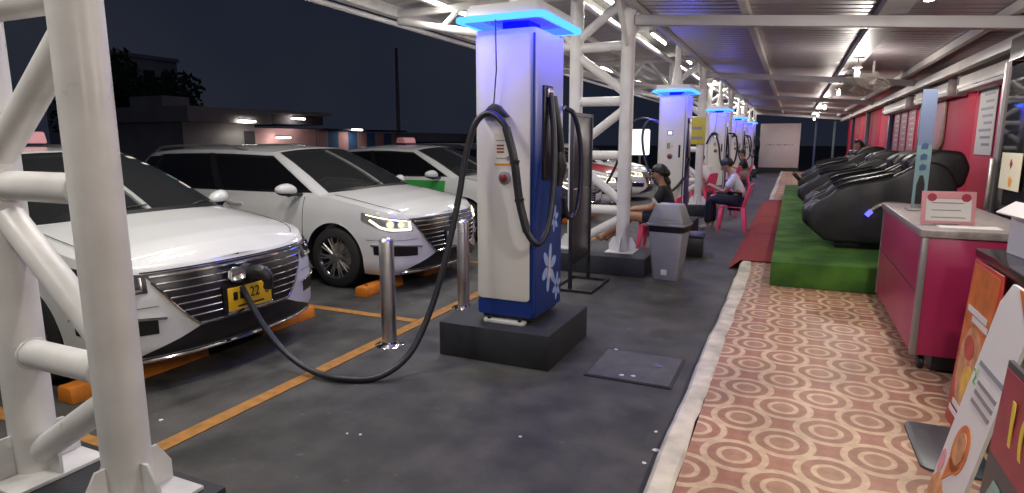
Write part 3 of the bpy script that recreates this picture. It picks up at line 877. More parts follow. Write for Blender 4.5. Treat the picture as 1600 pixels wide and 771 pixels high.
def wheel_stop(y0, y1, label, x=-3.83):
    L_ = y1 - y0
    t = thing('wheel_stop', label, 'wheel stop', (x, y0, 0), 0, 'orange wheel stops in the bays')
    prof = [(-0.075, 0), (-0.062, 0.085), (-0.048, 0.10), (0.048, 0.10), (0.062, 0.085), (0.075, 0)]
    MB().prism(prof, (0, L_), lambda u, v, w: (u, w, v)).build('block', 'orange_rubber', t, bevel=0.006)
    for q in (0.15, 0.85):
        MB().lathe([(0.02, 0.1005), (0.02, 0.104), (0, 0.106)], 10, (0, L_ * q, 0)).build('bolt', 'trim_black', t)
wheel_stop(2.02, 2.96, 'orange wheel stop under the charging car, half hidden by the column')
wheel_stop(3.46, 4.06, 'orange wheel stop under the charging car, next to the yellow bay line')
wheel_stop(4.78, 5.42, 'orange wheel stop behind the bollard')
wheel_stop(5.86, 6.42, 'orange wheel stop under the middle of the second white car')
for y0, lb in ((8.0, 'orange wheel stop under the green and white taxi, near end'), (9.4, 'orange wheel stop under the green and white taxi, far end'), (10.9, 'orange wheel stop under the dark car'), (12.3, 'orange wheel stop between the dark car and the red and white car'), (13.6, 'orange wheel stop under the red and white car')):
    wheel_stop(y0, y0 + 0.6, lb)

# manhole cover let into the asphalt
t = thing('manhole_cover', 'square grey cover plate in the asphalt beside the charger plinth', 'cover', (-0.875, 3.99, 0))
MB().bb(-0.285, 0.285, -0.285, 0.285, 0.001, 0.008).build('frame', 'black_plinth', t)
MB().bb(-0.270, 0.270, -0.270, 0.270, 0.0085, 0.014).build('plate', 'manhole', t, bevel=0.002)
for sx, sy in ((-0.11, -0.02), (0.14, 0.06)):
    MB().lathe([(0.030, 0.0145), (0.030, 0.0160), (0, 0.0160)], 12, (sx, sy, 0)).build('lifting_hole', 'trim_black', t)

# dark free-standing display frame
t = thing('display_stand', 'black framed standing panel behind the first charger', 'display', (-2.0, 5.86, 0))
for y_ in (0.0, 0.62):
    MB().bb(-0.018, 0.018, y_ - 0.018, y_ + 0.018, 0.031, 1.82).build('upright', 'black_plastic', t, bevel=0.003)
for z_ in (0.30, 1.80):
    MB().bb(-0.017, 0.017, 0.019, 0.601, z_ - 0.018, z_ + 0.018).build('crossbar', 'black_plastic', t)
MB().bb(-0.010, 0.010, 0.022, 0.598, 1.06, 1.778).build('panel', 'dark_panel', t, bevel=0.002)
MB().bb(-0.010, 0.010, 0.022, 0.598, 0.322, 1.05).build('panel', 'dark_panel', t, bevel=0.002)
for a in (0.03, 0.06, 0.10, 0.13):
    MB().bb(0.0105, 0.0125, a, a + 0.02, 1.745, 1.755).build('print_line', 'paper_white', t, smooth=0)
ft = MB()
for x0, x1, y0, y1 in ((-0.20, 0.24, -0.03, 0.0), (-0.20, 0.24, 0.62, 0.65), (-0.20, -0.17, 0.0005, 0.6195), (0.21, 0.24, 0.0005, 0.6195)):
    MB().bb(x0, x1, y0, y1, 0, 0.03).build('foot_bar', 'black_plastic', t, bevel=0.003)

# grey litter bin
def litter_bin(x, y, label, rz=0):
    t = thing('litter_bin', label, 'bin', (x, y, 0), rz)
    def sect(hb, ht, z0, z1, r0=0.04):
        m = MB(); a = rrect(hb[0], hb[1], r0); b = rrect(ht[0], ht[1], r0); n = len(a)
        m.add([(u, v, z0) for u, v in a] + [(u, v, z1) for u, v in b], [tuple(range(n))[::-1], tuple(range(n, 2 * n))] + [(i, (i + 1) % n, n + (i + 1) % n, n + i) for i in range(n)])
        return m
    sect((0.145, 0.115), (0.195, 0.155), 0, 0.56).build('bucket', 'grey_plastic', t, bevel=0.006)
    sect((0.198, 0.158), (0.206, 0.166), 0.545, 0.612).build('bin_bag', 'bin_bag', t)
    rim = sect((0.222, 0.182), (0.222, 0.182), 0.612, 0.640).build('rim', 'grey_plastic', t, bevel=0.008)
    lid = sect((0.205, 0.165), (0.135, 0.115), 0.6405, 0.85, 0.03).build('lid', 'grey_plastic', t, bevel=0.01)
    MB().bb(-0.10, 0.10, -0.156, -0.150, 0.66, 0.69).build('flap_edge', 'trim_grey', lid)
    MB().bb(-0.035, 0.03, -0.128, -0.121, 0.06, 0.12).build('sticker', 'paper_white', t)
    return t
litter_bin(-1.20, 6.92, 'grey litter bin with sloping lid standing beside the white column', R(-8))
t = thing('black_crate', 'low black box standing behind the grey litter bin', 'box', (-1.22, 8.55, 0), R(5))
MB().bb(-0.20, 0.20, -0.20, 0.20, 0, 0.26).build('box_body', 'black_plastic', t, bevel=0.01)
MB().bb(-0.215, 0.215, -0.215, 0.215, 0.2605, 0.30).build('box_lid', 'trim_black', t, bevel=0.01)

# pieces of litter on the asphalt
for i, (x, y, s) in enumerate(((-1.98, 2.42, .012), (-2.05, 2.40, .008), (-0.92, 3.78, .02), (-0.85, 3.80, .014), (-1.1, 4.30, .015), (-0.52, 2.9, .018), (-0.55, 2.75, .014), (-0.56, 3.1, .012), (-1.2, 2.75, .012), (-3.1, 2.1, .012))):
    poly = [(s * random.uniform(.5, 1.4) * math.cos(a), s * random.uniform(.5, 1.2) * math.sin(a)) for a in (0, 1.1, 2.2, 3.4, 4.6, 5.5)]
    o = MB().prism(poly, (0.0, 0.003), lambda u, v, w: (u, v, w)).build('litter_scrap', 'paper_white', None, smooth=0, loc=(x, y, 0.0145 if i in (2, 3) else 0.001))
    tag(o, 'small white paper scrap lying on the dark asphalt', 'litter', 'paper scraps on the asphalt')

# red mats over the kerb
for y0, y1, lb in ((7.80, 10.15, 'red mat over the kerb, nearest the grey bin'), (10.18, 12.6, 'red mat over the kerb beside the man in white'), (12.63, 16.4, 'long red mat over the kerb past the man in white')):
    prof = [(-0.62, 0.001), (-0.48, 0.116), (-0.14, 0.118), (-0.14, 0.112), (-0.49, 0.1075), (-0.60, 0.0005)]
    o = MB().prism(prof, (0, y1 - y0), lambda u, v, w: (u, w, v)).build('red_mat', 'red_mat', None, loc=(0, y0, 0))
    tag(o, lb, 'mat', 'red mats over the kerb')

# turf covered platform
t = thing('turf_platform', 'low platform covered in green artificial turf under the massage chairs', 'platform', (-0.12, 6.55, 0.1))
MB().bb(0, 2.38, 0, 12.2, 0.001, 0.25).build('deck', 'turf', t, bevel=0.012)

# ================================================================== MASSAGE CHAIRS
def massage_chair(label, x, y, z):
    t = thing('massage_chair', label, 'massage chair', (x, y, z), R(180), 'black massage chairs on the turf platform')
    # local: +x towards the feet, origin under the head end
    MB().bb(0.16, 1.12, -0.30, 0.30, 0.0, 0.07).build('base', 'trim_black', t, bevel=0.012)
    side = [(0.10, 0.075), (1.10, 0.075), (1.28, 0.13), (1.39, 0.24), (1.42, 0.36), (1.38, 0.47), (1.30, 0.53), (1.22, 0.58), (1.14, 0.66), (1.02, 0.715), (0.84, 0.755), (0.66, 0.80), (0.52, 0.88), (0.40, 0.95), (0.26, 0.97), (0.13, 0.90), (0.05, 0.72), (0.02, 0.45), (0.04, 0.20)]
    for s in (-1, 1):
        y0, y1 = (0.27, 0.40) if s > 0 else (-0.40, -0.27)
        sp = cr_spline(side + [side[0]], 3)[:-1]
        MB().prism([(p[0], p[1]) for p in sp], (y0, y1), lambda u, v, w: (u, w, v)).build('side_shell', 'leather_black', t, bevel=0.035, segs=3, smooth=50)
        MB().tube(cr_spline([(0.62, s * 0.335, 0.835), (0.85, s * 0.335, 0.778), (1.04, s * 0.335, 0.735), (1.15, s * 0.335, 0.68)], 5), 0.018, 8, flat=2.4).build('armrest_trim', 'gloss_black', t)
        if s > 0: MB().bb(1.085, 1.125, s * 0.335 - 0.012, s * 0.335 + 0.012, 0.722, 0.734).build('armrest_light', 'led_blue', t)
        # calf channel
        MB().prism([(1.12, 0.14), (1.34, 0.16), (1.47, 0.28), (1.46, 0.42), (1.34, 0.50), (1.12, 0.46)], (0.03 * s if s > 0 else -0.25, 0.25 if s > 0 else -0.03), lambda u, v, w: (u, w, v)).build('calf_rest', 'leather_black', t, bevel=0.04, segs=3)
    MB().prism([(0.45, 0.20), (1.16, 0.22), (1.18, 0.40), (1.05, 0.46), (0.60, 0.44), (0.45, 0.50)], (-0.262, 0.262), lambda u, v, w: (u, w, v)).build('seat_cushion', 'leather_black', t, bevel=0.04, segs=3)
    MB().prism([(0.10, 0.35), (0.50, 0.42), (0.56, 0.60), (0.44, 0.86), (0.34, 0.98), (0.06, 1.00), (0.02, 0.75)], (-0.262, 0.262), lambda u, v, w: (u, w, v)).build('back_cushion', 'leather_black', t, bevel=0.045, segs=3)
    # broad head end with shoulder wings
    MB().prism([(-0.02, 0.72), (0.16, 0.66), (0.40, 0.80), (0.48, 0.93), (0.40, 1.04), (0.22, 1.10), (0.02, 1.08), (-0.06, 0.92)], (-0.36, 0.36), lambda u, v, w: (u, w, v)).build('head_hood', 'leather_black', t, bevel=0.05, segs=3)
    MB().prism([(0.30, 0.86), (0.46, 0.84), (0.50, 0.98), (0.40, 1.06)], (-0.15, 0.15), lambda u, v, w: (u, w, v)).build('head_pillow', 'leather_black', t, bevel=0.03, segs=3)
    return t
mc = massage_chair('black massage chair with grey control arm behind the maroon cart', 1.62, 8.02, 0.351)
MB().tube(cr_spline([(0.48, 0.415, 0.52), (0.62, 0.43, 0.53), (0.74, 0.435, 0.50), (0.84, 0.435, 0.40)], 6), 0.022, 10).build('control_arm', 'trim_grey', mc)
MB().tube([(0.80, 0.437, 0.445), (0.845, 0.437, 0.39)], 0.026, 10).build('control_light', 'led_blue', mc)
for i, (y, dx, a, sc_) in enumerate(((9.62, 0.05, 2, 0.97), (11.7, -0.02, -3, 0.95), (14.2, 0.0, 2, 1.0), (16.4, 0.05, -2, 0.96))):
    c = copy_tree(mc); c.location = (1.62 + dx, y, 0.351); c.rotation_euler = (0, 0, R(180 + a)); c.scale = (1, 1, sc_)
    c['label'] = ('black massage chair, second from the maroon cart', 'black massage chair, third from the maroon cart', 'black massage chair someone is lying in, fourth from the maroon cart', 'black massage chair at the end of the turf platform')[i]
    for chd in list(c.children):
        if chd.name.startswith('control'): bpy.data.objects.remove(chd)

# ================================================================== MAROON CART
t = thing('cart', 'maroon counter cart on castors with grey top beside the massage chairs', 'cart', (0.765, 4.40, 0.10))
MB().bb(0.0, 0.60, 0.0, 1.78, 0.11, 0.855).build('cabinet', 'maroon', t, bevel=0.006)
MB().bb(-0.006, 0.03, -0.006, 0.03, 0.105, 0.856).build('corner_strip', 'trim_grey', t, bevel=0.004)
MB().bb(0.575, 0.606, -0.006, 0.03, 0.105, 0.856).build('corner_strip', 'trim_grey', t, bevel=0.004)
MB().bb(-0.006, 0.03, 1.755, 1.786, 0.105, 0.856).build('corner_strip', 'trim_grey', t, bevel=0.004)
MB().bb(-0.004, -0.0005, 0.035, 1.75, 0.50, 0.506).build('panel_joint', 'trim_black', t, smooth=0)
MB().bb(-0.02, 0.625, -0.02, 1.80, 0.857, 0.905).build('worktop', 'counter_stone', t, bevel=0.006)
for cx_, cy_ in ((0.07, 0.08), (0.53, 0.08), (0.07, 1.70), (0.53, 1.70)):
    w = MB().lathe([(0.0, -0.017), (0.038, -0.017), (0.045, -0.010), (0.045, 0.010), (0.038, 0.017), (0.0, 0.017)], 18, (cx_, cy_, 0.0455), Matrix.Rotation(R(90), 3, 'Y')).build('castor', 'black_rubber', t)
    MB().bb(cx_ - 0.03, cx_ + 0.03, cy_ - 0.02, cy_ + 0.02, 0.092, 0.1095).build('castor_mount', 'trim_grey', w)
MB().bb(0.12, 0.50, 0.02, 1.76, 0.022, 0.1095).build('under_frame_shade', 'trim_black', t)  # black base frame, extended to paint in the shade under the cart
MB().bb(0.10, 0.42, 0.10, 0.26, 0.9055, 0.909).build('price_sheet', 'paper_white', t, smooth=0)
# certificate stand
t = thing('certificate', 'pink bordered framed certificate standing on the maroon cart', 'certificate', (0.765, 4.66, 1.006), R(4))
tl = Matrix.Rotation(R(-9), 3, 'X')
def lean(m): 
    m.V = [tuple(tl @ Vector(v)) for v in m.V]; return m
lean(MB().bb(0.02, 0.315, 0, 0.012, 0.006, 0.215)).build('frame', 'paper_pink', t, bevel=0.003)
lean(MB().bb(0.045, 0.29, -0.003, -0.0005, 0.025, 0.165)).build('sheet', 'paper_white', t, smooth=0)
for k_ in range(5):
    lean(MB().bb(0.075 + 0.01 * (k_ % 2), 0.26 - 0.012 * (k_ % 3), -0.0045, -0.0035, 0.045 + 0.023 * k_, 0.051 + 0.023 * k_)).build('print_line', 'label_light' if k_ % 2 else 'trim_grey', t, smooth=0)
for bx in (0.075, 0.26):
    m = MB().lathe([(0.026, 0), (0.026, 0.003), (0, 0.003)], 14, (bx, -0.0015, 0.175), Matrix.Rotation(R(90), 3, 'X'))
    lean(m).build('ribbon', 'menu_red', t)
lean(MB().bb(0.09, 0.245, -0.003, -0.0005, 0.172, 0.196)).build('ribbon', 'paper_pink', t, smooth=0)
MB().bb(0.10, 0.23, 0.02, 0.09, 0.0, 0.02).build('easel_foot', 'trim_grey', t)
# teal upright sign
t = thing('teal_sign', 'narrow teal and blue upright sign with dark symbols on the maroon cart', 'sign', (0.915, 5.60, 1.006))
MB().box((0, 0, 0.008), (0.16, 0.12, 0.016)).build('foot', 'trim_grey', t, bevel=0.003)
MB().prism([(-0.048, 0.0165), (-0.028, 0.0165), (-0.028, 0.20), (-0.012, 0.27), (0.012, 0.27), (0.028, 0.20), (0.028, 0.0165), (0.048, 0.0165), (0.048, 0.50), (-0.048, 0.50)], (-0.006, 0.006), lambda u, v, w: (u, w, v)).build('lower_face', 'teal', t)
pm('sign_blue', (0.10, 0.13, 0.21), 0.4)
MB().bb(-0.048, 0.048, -0.006, 0.006, 0.5005, 0.915).build('upper_face', 'sign_blue', t)
for k_, z_ in enumerate((0.33, 0.41, 0.49)):
    MB().prism([(-0.02, z_ - 0.02), (0.02, z_ - 0.016), (0.024, z_ + 0.015), (0.0, z_ + 0.028), (-0.022, z_ + 0.012)], (-0.009, -0.0065), lambda u, v, w: (u, w, v)).build('symbol', 'post_blue', t, smooth=0)

# ================================================================== GLASS FRIDGE AND FOOD STALL
t = thing('glass_fridge', 'tall dark glass fronted drinks fridge with a paper notice', 'fridge', (1.50, 3.95, 0.10))
MB().bb(0.66, 0.72, 0, 2.2, 0.0, 2.05).build('back', 'black_plastic', t)
for y_ in (0.0, 1.10, 2.16):
    MB().bb(0.0, 0.655, y_, y_ + 0.04, 0.0, 2.05).build('side_wall', 'gloss_black', t)
MB().bb(0.0, 0.72, 0.0, 2.2, 2.052, 2.22).build('top_panel', 'gloss_black', t, bevel=0.006)
MB().bb(0.02, 0.65, 0.045, 2.155, 0.0, 0.16).build('plinth_panel', 'trim_black', t)
rs = random.Random(5)
kinds = [('drink_green', 'green'), ('food_tan', 'tan'), ('menu_red', 'red'), ('label_light', 'cream'), ('trim_grey', 'grey'), ('drink_lime', 'lime')]
protos = {}
for z_ in (0.45, 0.80, 1.15, 1.50, 1.80):
    for y0 in (0.05, 1.15):
        MB().bb(0.06, 0.64, y0, y0 + 1.0, z_, z_ + 0.015).build('shelf', 'trim_grey', t)
        if z_ < 1.0: continue
        for k_ in range(7):
            loc_ = (1.63, 3.95 + y0 + 0.08 + k_ * 0.135, 0.10 + z_ + 0.0155)
            mt_, nm_ = rs.choice(kinds)
            if mt_ not in protos:
                o = thing('bottle', nm_ + ' drink bottle on a shelf inside the glass fridge', 'bottle', loc_, 0, 'bottles inside the fridge')
                MB().lathe([(0.03, 0.0), (0.034, 0.01), (0.034, 0.13), (0.014, 0.17), (0.014, 0.19)], 10).build('bottle_body', mt_, o)
                MB().lathe([(0.016, 0.1905), (0.016, 0.21), (0, 0.21)], 10).build('cap', 'paper_white', o)
                protos[mt_] = o
            else:
                o = copy_tree(protos[mt_]); o.location = loc_
MB().bb(0.56, 0.60, 0.2, 0.9, 1.70, 1.78).build('shelf_light', 'fridge_glow', t)
for y0 in (0.042, 1.142):
    d = MB().bb(-0.012, -0.002, y0 + 0.05, y0 + 0.97, 0.20, 2.0).build('door_glass', 'fridge_glass', t, smooth=0)
    for a in ((y0, y0 + 0.05, 0.17, 2.045), (y0 + 0.97, y0 + 1.02, 0.17, 2.045)):
        MB().bb(-0.03, -0.0005, *a).build('door_frame', 'trim_grey', d)
    MB().bb(-0.065, -0.031, y0 + 0.94, y0 + 0.965, 0.9, 1.3).build('handle', 'stainless', d, bevel=0.004)
n_ = thing('paper_notice', 'cream paper notice with orange and red marks stuck on the fridge', 'notice', (1.4685, 5.40, 1.18))
MB().bb(-0.0035, 0.0, 0.0, 0.46, 0.0, 0.27).build('sheet', 'paper_cream', n_, smooth=0)
MB().lathe([(0.045, 0), (0.045, 0.002), (0, 0.002)], 5, (-0.0037, 0.20, 0.06), Matrix.Rotation(R(-90), 3, 'Y')).build('mark', 'label_orange', n_, smooth=0)
MB().lathe([(0.035, 0), (0.035, 0.002), (0, 0.002)], 4, (-0.0037, 0.22, 0.19), Matrix.Rotation(R(-90), 3, 'Y')).build('mark', 'red_button', n_, smooth=0)

t = thing('food_stall', 'dark food stall counter beside the maroon cart', 'stall', (0.92, 1.3, 0.10))
MB().bb(0.0, 0.62, 0.0, 2.42, 0.0, 0.86).build('counter', 'menu_dark', t, bevel=0.006)
MB().bb(-0.04, 0.66, -0.02, 2.45, 0.8605, 0.90).build('counter_top', 'gloss_black', t, bevel=0.006)
# red poster board on the stall front
p = thing('red_poster', 'red and orange food poster board standing by the stall', 'poster', (0.845, 3.26, 0.10))
lnx = lambda z_: 0.045 * z_ / 0.85
def pl(y0, y1, z0, z1, d0, d1):
    m = MB()
    m.prism([(y0, z0), (y1, z0), (y1, z1), (y0, z1)], (d0, d1), lambda u, v, w: (lnx(v) + w, u, v)); return m
pl(0, 0.46, 0, 0.85, -0.012, 0.0).build('board', 'poster_red', p, bevel=0.002)
pl(0.02, 0.44, 0.40, 0.83, -0.0145, -0.0125).build('print_field', 'poster_orange', p, smooth=0)
def disc(y, z_, ry, rz_, d0, d1, name, mat, par, fx=None, n=24):
    fx = fx or (lambda v: lnx(v))
    return MB().prism([(y + ry * math.cos(2 * math.pi * q / n), z_ + rz_ * math.sin(2 * math.pi * q / n)) for q in range(n)], (d0, d1), lambda u, v, w: (fx(v) + w, u, v)).build(name, mat, par, smooth=0)
disc(0.23, 0.33, 0.18, 0.22, -0.0165, -0.015, 'food_print', 'food_tan', p)
disc(0.20, 0.27, 0.10, 0.09, -0.0185, -0.017, 'food_print', 'food_yellow', p)
disc(0.26, 0.44, 0.08, 0.06, -0.0185, -0.017, 'food_print', 'poster_red', p)
for k_, (a, b, z0) in enumerate(((0.08, 0.40, 0.60), (0.05, 0.30, 0.565), (0.18, 0.40, 0.07), (0.20, 0.36, 0.115))):
    pl(a, b, z0, z0 + 0.028, -0.0185, -0.0165).build('print_line', 'paper_white', p, smooth=0)
# leaning white board
b = thing('white_board_sign', 'white leaning board sign with an orange picture pin and green numeral', 'sign', (0.60, 2.44, 0.10))
lw = lambda z_: 0.19 * z_
def wl(poly, d0, d1, name, mat): return MB().prism(poly, (d0, d1), lambda u, v, w: (lw(v) + w, u, v)).build(name, mat, b, smooth=0)
wl([(0, 0), (0.34, 0), (0.34, 0.84), (0.28, 0.92), (0, 0.92)], -0.012, 0.0, 'board', 'paper_white')
wl([(0.0, 0.80), (0.20, 0.92), (0.0, 0.92)], -0.0145, -0.0125, 'corner_print', 'poster_orange')
wl([(0.02, 0.60), (0.30, 0.60), (0.30, 0.618), (0.02, 0.618)], -0.0145, -0.0125, 'print_line', 'label_grey')
for k_ in range(3):
    wl([(0.03, 0.54 - 0.035 * k_), (0.25, 0.54 - 0.035 * k_), (0.25, 0.555 - 0.035 * k_), (0.03, 0.555 - 0.035 * k_)], -0.0145, -0.0125, 'print_line', 'trim_grey')
text('2', 0.09, 'letter_green', b, (lw(0.55) - 0.016, 0.29, 0.55), (R(90), R(0), R(-90)), name='numeral')
disc(0.17, 0.30, 0.085, 0.095, -0.0150, -0.0128, 'pin_print', 'poster_orange', b, lw)
wl([(0.10, 0.26), (0.235, 0.24), (0.235, 0.14)], -0.0150, -0.0128, 'pin_print', 'poster_orange')
disc(0.17, 0.305, 0.058, 0.062, -0.0172, -0.0155, 'picture_print', 'food_tan', b, lw)
disc(0.30, 0.19, 0.030, 0.05, -0.0150, -0.0128, 'picture_print', 'paper_pink', b, lw)
disc(0.07, 0.12, 0.045, 0.05, -0.0150, -0.0128, 'picture_print', 'poster_red', b, lw)
wl([(0.18, 0.0), (0.335, 0.0), (0.335, 0.10), (0.28, 0.16), (0.18, 0.12)], -0.0150, -0.0128, 'picture_print', 'food_tan')
MB().bb(0.19, 0.215, 0.05, 0.30, 0.0, 0.80).build('back_stay', 'trim_grey', b)
MB().prism(rrect(0.14, 0.26, 0.05), (0.001, 0.012), lambda u, v, w: (u + 0.205, v + 0.96, w)).build('base_plate', 'menu_dark', p_ := thing('mat_plate', 'dark grey flat base plate on the ringed floor', 'base plate', (0.55, 2.32, 0.10)), bevel=0.003)
# dark menu board
mb = thing('menu_board', 'dark menu board with yellow number ten and drinks', 'sign', (0.585, 1.62, 0.10))
def ml(poly, d0, d1, name, mat, sm=0): return MB().prism(poly, (d0, d1), lambda u, v, w: (0.06 * v + w, u, v)).build(name, mat, mb, smooth=sm)
ml([(0, 0), (0.54, 0), (0.54, 0.80), (0, 0.80)], -0.012, 0.0, 'board', 'menu_dark')
ml([(0.0, 0.52), (0.53, 0.52), (0.53, 0.78), (0.0, 0.78)], -0.0145, -0.0125, 'red_field', 'menu_red')
text('10', 0.24, 'letter_yellow', mb, (0.06 * 0.63 - 0.016, 0.34, 0.63), (R(90), 0, R(-90)), name='numeral')
for y_, mt in ((0.42, 'drink_green'), (0.27, 'drink_lime'), (0.12, 'drink_green')):
    m = [(y_ - 0.055, 0.10), (y_ + 0.055, 0.10), (y_ + 0.065, 0.40), (y_ + 0.03, 0.46), (y_ - 0.03, 0.46), (y_ - 0.065, 0.40)]
    ml(m, -0.0145, -0.0125, 'drink_print', mt)
    disc(y_, 0.36, 0.045, 0.06, -0.017, -0.0148, 'drink_print', 'food_tan' if mt == 'drink_green' else 'drink_lime', mb, lambda v: 0.06 * v)
# white carton on the stall
t = thing('white_carton', 'open white carton standing on the stall counter', 'carton', (1.02, 3.30, 1.0005), R(6))
MB().bb(0, 0.26, 0, 0.012, 0, 0.20).build('wall', 'paper_white', t)
MB().bb(0, 0.26, 0.35, 0.362, 0, 0.20).build('wall', 'paper_white', t)
MB().bb(0, 0.012, 0.0125, 0.3495, 0, 0.20).build('wall', 'paper_white', t)
MB().bb(0.248, 0.26, 0.0125, 0.3495, 0, 0.20).build('wall', 'paper_white', t)
MB().bb(0.0125, 0.2475, 0.0125, 0.3495, 0.0, 0.01).build('bottom', 'paper_cream', t)
MB().box((-0.03, 0.18, 0.22), (0.09, 0.34, 0.008), Matrix.Rotation(R(-35), 3, 'Y')).build('flap', 'paper_white', t)
t = thing('snack_tray', 'tan snack tray standing on the stall counter', 'tray', (0.95, 2.62, 1.0005))
MB().bb(0, 0.30, 0, 0.45, 0, 0.03).build('tray', 'black_plastic', t, bevel=0.005)
MB().bb(0.02, 0.28, 0.02, 0.43, 0.0305, 0.07).build('snacks', 'food_tan', t, bevel=0.02)

# ================================================================== FANS
def fan(x, y, label):
    zc_ = zr(x) - 0.34
    t = thing('orbit_fan', label, 'fan', (x, y, zc_))
    rot = Matrix.Rotation(R(18), 3, 'Y') @ Matrix.Rotation(R(-14), 3, 'X')
    for z_, rr in ((0.09, 0.06), (0.07, 0.17), (0.0, 0.27), (-0.06, 0.17), (-0.075, 0.06), (0.04, 0.235), (-0.035, 0.235)):
        MB().tube([rot @ Vector((rr * math.cos(a), rr * math.sin(a), z_)) for a in [2 * math.pi * q / 32 for q in range(32)]], 0.004, 6, closed=True).build('cage_ring', 'clear_grille', t)
    for q in range(20):
        a = 2 * math.pi * q / 20
        pts = [rot @ Vector((r_ * math.cos(a), r_ * math.sin(a), z_)) for r_, z_ in ((0.06, 0.09), (0.17, 0.07), (0.25, 0.03), (0.27, 0), (0.25, -0.03), (0.17, -0.06), (0.05, -0.075))]
        MB().tube(pts, 0.0025, 5).build('cage_wire', 'clear_grille', t)
    for q in range(3):
        a0 = 2 * math.pi * q / 3
        def bl(u, v):
            rr = 0.05 + 0.18 * u; a = a0 + (v - 0.5) * 1.1
            return rot @ Vector((rr * math.cos(a), rr * math.sin(a), 0.04 * (v - 0.5)))
        MB().slab(bl, lambda u, v: bl(u, v) - rot @ Vector((0, 0, 0.004)), 4, 4).build('blade', 'clear_grille', t)
    MB().lathe([(0, -0.05), (0.045, -0.04), (0.05, 0.03), (0.06, 0.10), (0.05, 0.16), (0, 0.17)], 16, (0, 0, 0), rot).build('motor', 'ac_white', t)
    MB().tube([(0, 0, 0.12), (0, 0, 0.335)], 0.018, 10).build('stem', 'ac_white', t)
fan(1.10, 11.7, 'ceiling fan with a round wire cage over the massage chairs')
fan(0.92, 13.4, 'ceiling fan with a round wire cage farther along the ceiling')

# ================================================================== PINK CHAIRS
def plastic_chair(label, x, y, rz, z=0):
    t = thing('plastic_chair', label, 'chair', (x, y, z), rz, 'pink plastic chairs along the walkway')
    # local: front is +x
    def seat(u, v):
        xx = -0.20 + 0.42 * u; yy = (-0.205 + 0.41 * v) * (0.92 + 0.08 * u)
        return (xx, yy, 0.425 + 0.012 * u - 0.02 * math.exp(-((u - 0.45) ** 2 + (v - 0.5) ** 2) / 0.08) - 0.02 * max(0, u - 0.85) / 0.15)
    MB().slab(seat, lambda u, v: tuple(Vector(seat(u, v)) - Vector((0, 0, 0.012))), 10, 10).build('seat', 'pink_plastic', t, smooth=60)
    def bk(u, v):    # u up, v across
        yy = (-0.19 + 0.38 * v) * (1 - 0.20 * u * u)
        return (-0.20 - 0.11 * u + 0.05 * (2 * v - 1) ** 2, yy, 0.43 + 0.40 * u - 0.03 * (2 * v - 1) ** 2 * u)
    th = lambda f: (lambda u, v: tuple(Vector(f(u, v)) + Vector((-0.012, 0, 0))))
    def strip(v0, v1, u0, u1):
        f = lambda u, v: bk(u0 + (u1 - u0) * u, v0 + (v1 - v0) * v)
        MB().slab(f, th(f), 8, 4).build('back_slat', 'pink_plastic', t, smooth=60)
    for v0, v1 in ((0.0, 0.16), (0.22, 0.36), (0.42, 0.58), (0.64, 0.78), (0.84, 1.0)): strip(v0, v1, 0.0, 0.80)
    f = lambda u, v: bk(0.80 + 0.20 * u, v)
    MB().slab(f, th(f), 4, 12).build('back_top', 'pink_plastic', t, smooth=60)
    for sx in (-1, 1):
        for sy in (-1, 1):
            p0 = (sx * 0.175 + 0.005, sy * 0.165, 0.418); p1 = (sx * 0.225, sy * 0.205, 0.0)
            m = MB()
            def sec(p, w): return [(p[0] - w * sx, p[1] - w * 1.1 * sy, p[2]), (p[0] + w * .6 * sx, p[1] - w * 1.1 * sy, p[2]), (p[0] + w * .9 * sx, p[1] + w * .9 * sy, p[2]), (p[0] - w * sx, p[1] + w * .6 * sy, p[2])]
            m.add(sec(p0, 0.036) + sec(p1, 0.020), [(0, 1, 2, 3), (7, 6, 5, 4)] + [(i, (i + 1) % 4, 4 + (i + 1) % 4, 4 + i) for i in range(4)])
            m.build('leg', 'pink_plastic', t, bevel=0.006)
    return t
pc = plastic_chair('pink plastic chair the man in white sits on', -0.88, 11.25, R(180))
def chair_at(label, x, y, rz, z=0):
    c = copy_tree(pc); c.location = (x, y, z); c.rotation_euler = (0, 0, rz); c['label'] = label
    return c
chair_at('pink plastic chair the woman sits on behind the bin', -1.60, 8.30, R(180))
chair_at('empty pink plastic chair beside the third charger', -1.83, 14.85, R(150))
chair_at('empty pink plastic chair behind the man in white', -1.25, 13.4, R(200))
chair_at('pink plastic chair facing the far seated person', -1.62, 19.2, R(160))
chair_at('pink plastic chair the far seated person sits on', -1.42, 21.0, R(190))

# ================================================================== PEOPLE
def skin_mesh(name, V, E_, Rd, mat, parent, root=0, sub=2):
    me = bpy.data.meshes.new(name)
    me.from_pydata([tuple(v) for v in V], E_, [])
    o = bpy.data.objects.new(name, me); COL.objects.link(o)
    md = o.modifiers.new('skin', 'SKIN'); md.use_smooth_shade = True
    for i, r_ in enumerate(Rd):
        rr = r_ if isinstance(r_, tuple) else (r_, r_)
        me.skin_vertices[0].data[i].radius = rr
        me.skin_vertices[0].data[i].use_root = (i == root)
    ss = o.modifiers.new('sub', 'SUBSURF'); ss.levels = sub; ss.render_levels = sub
    dg = bpy.context.evaluated_depsgraph_get()
    m2 = bpy.data.meshes.new_from_object(o.evaluated_get(dg))
    bpy.data.objects.remove(o)
    o = bpy.data.objects.new(name, m2); COL.objects.link(o)
    m2.materials.clear(); m2.materials.append(MATS[mat]); m2.shade_smooth()
    o.parent = parent
    return o

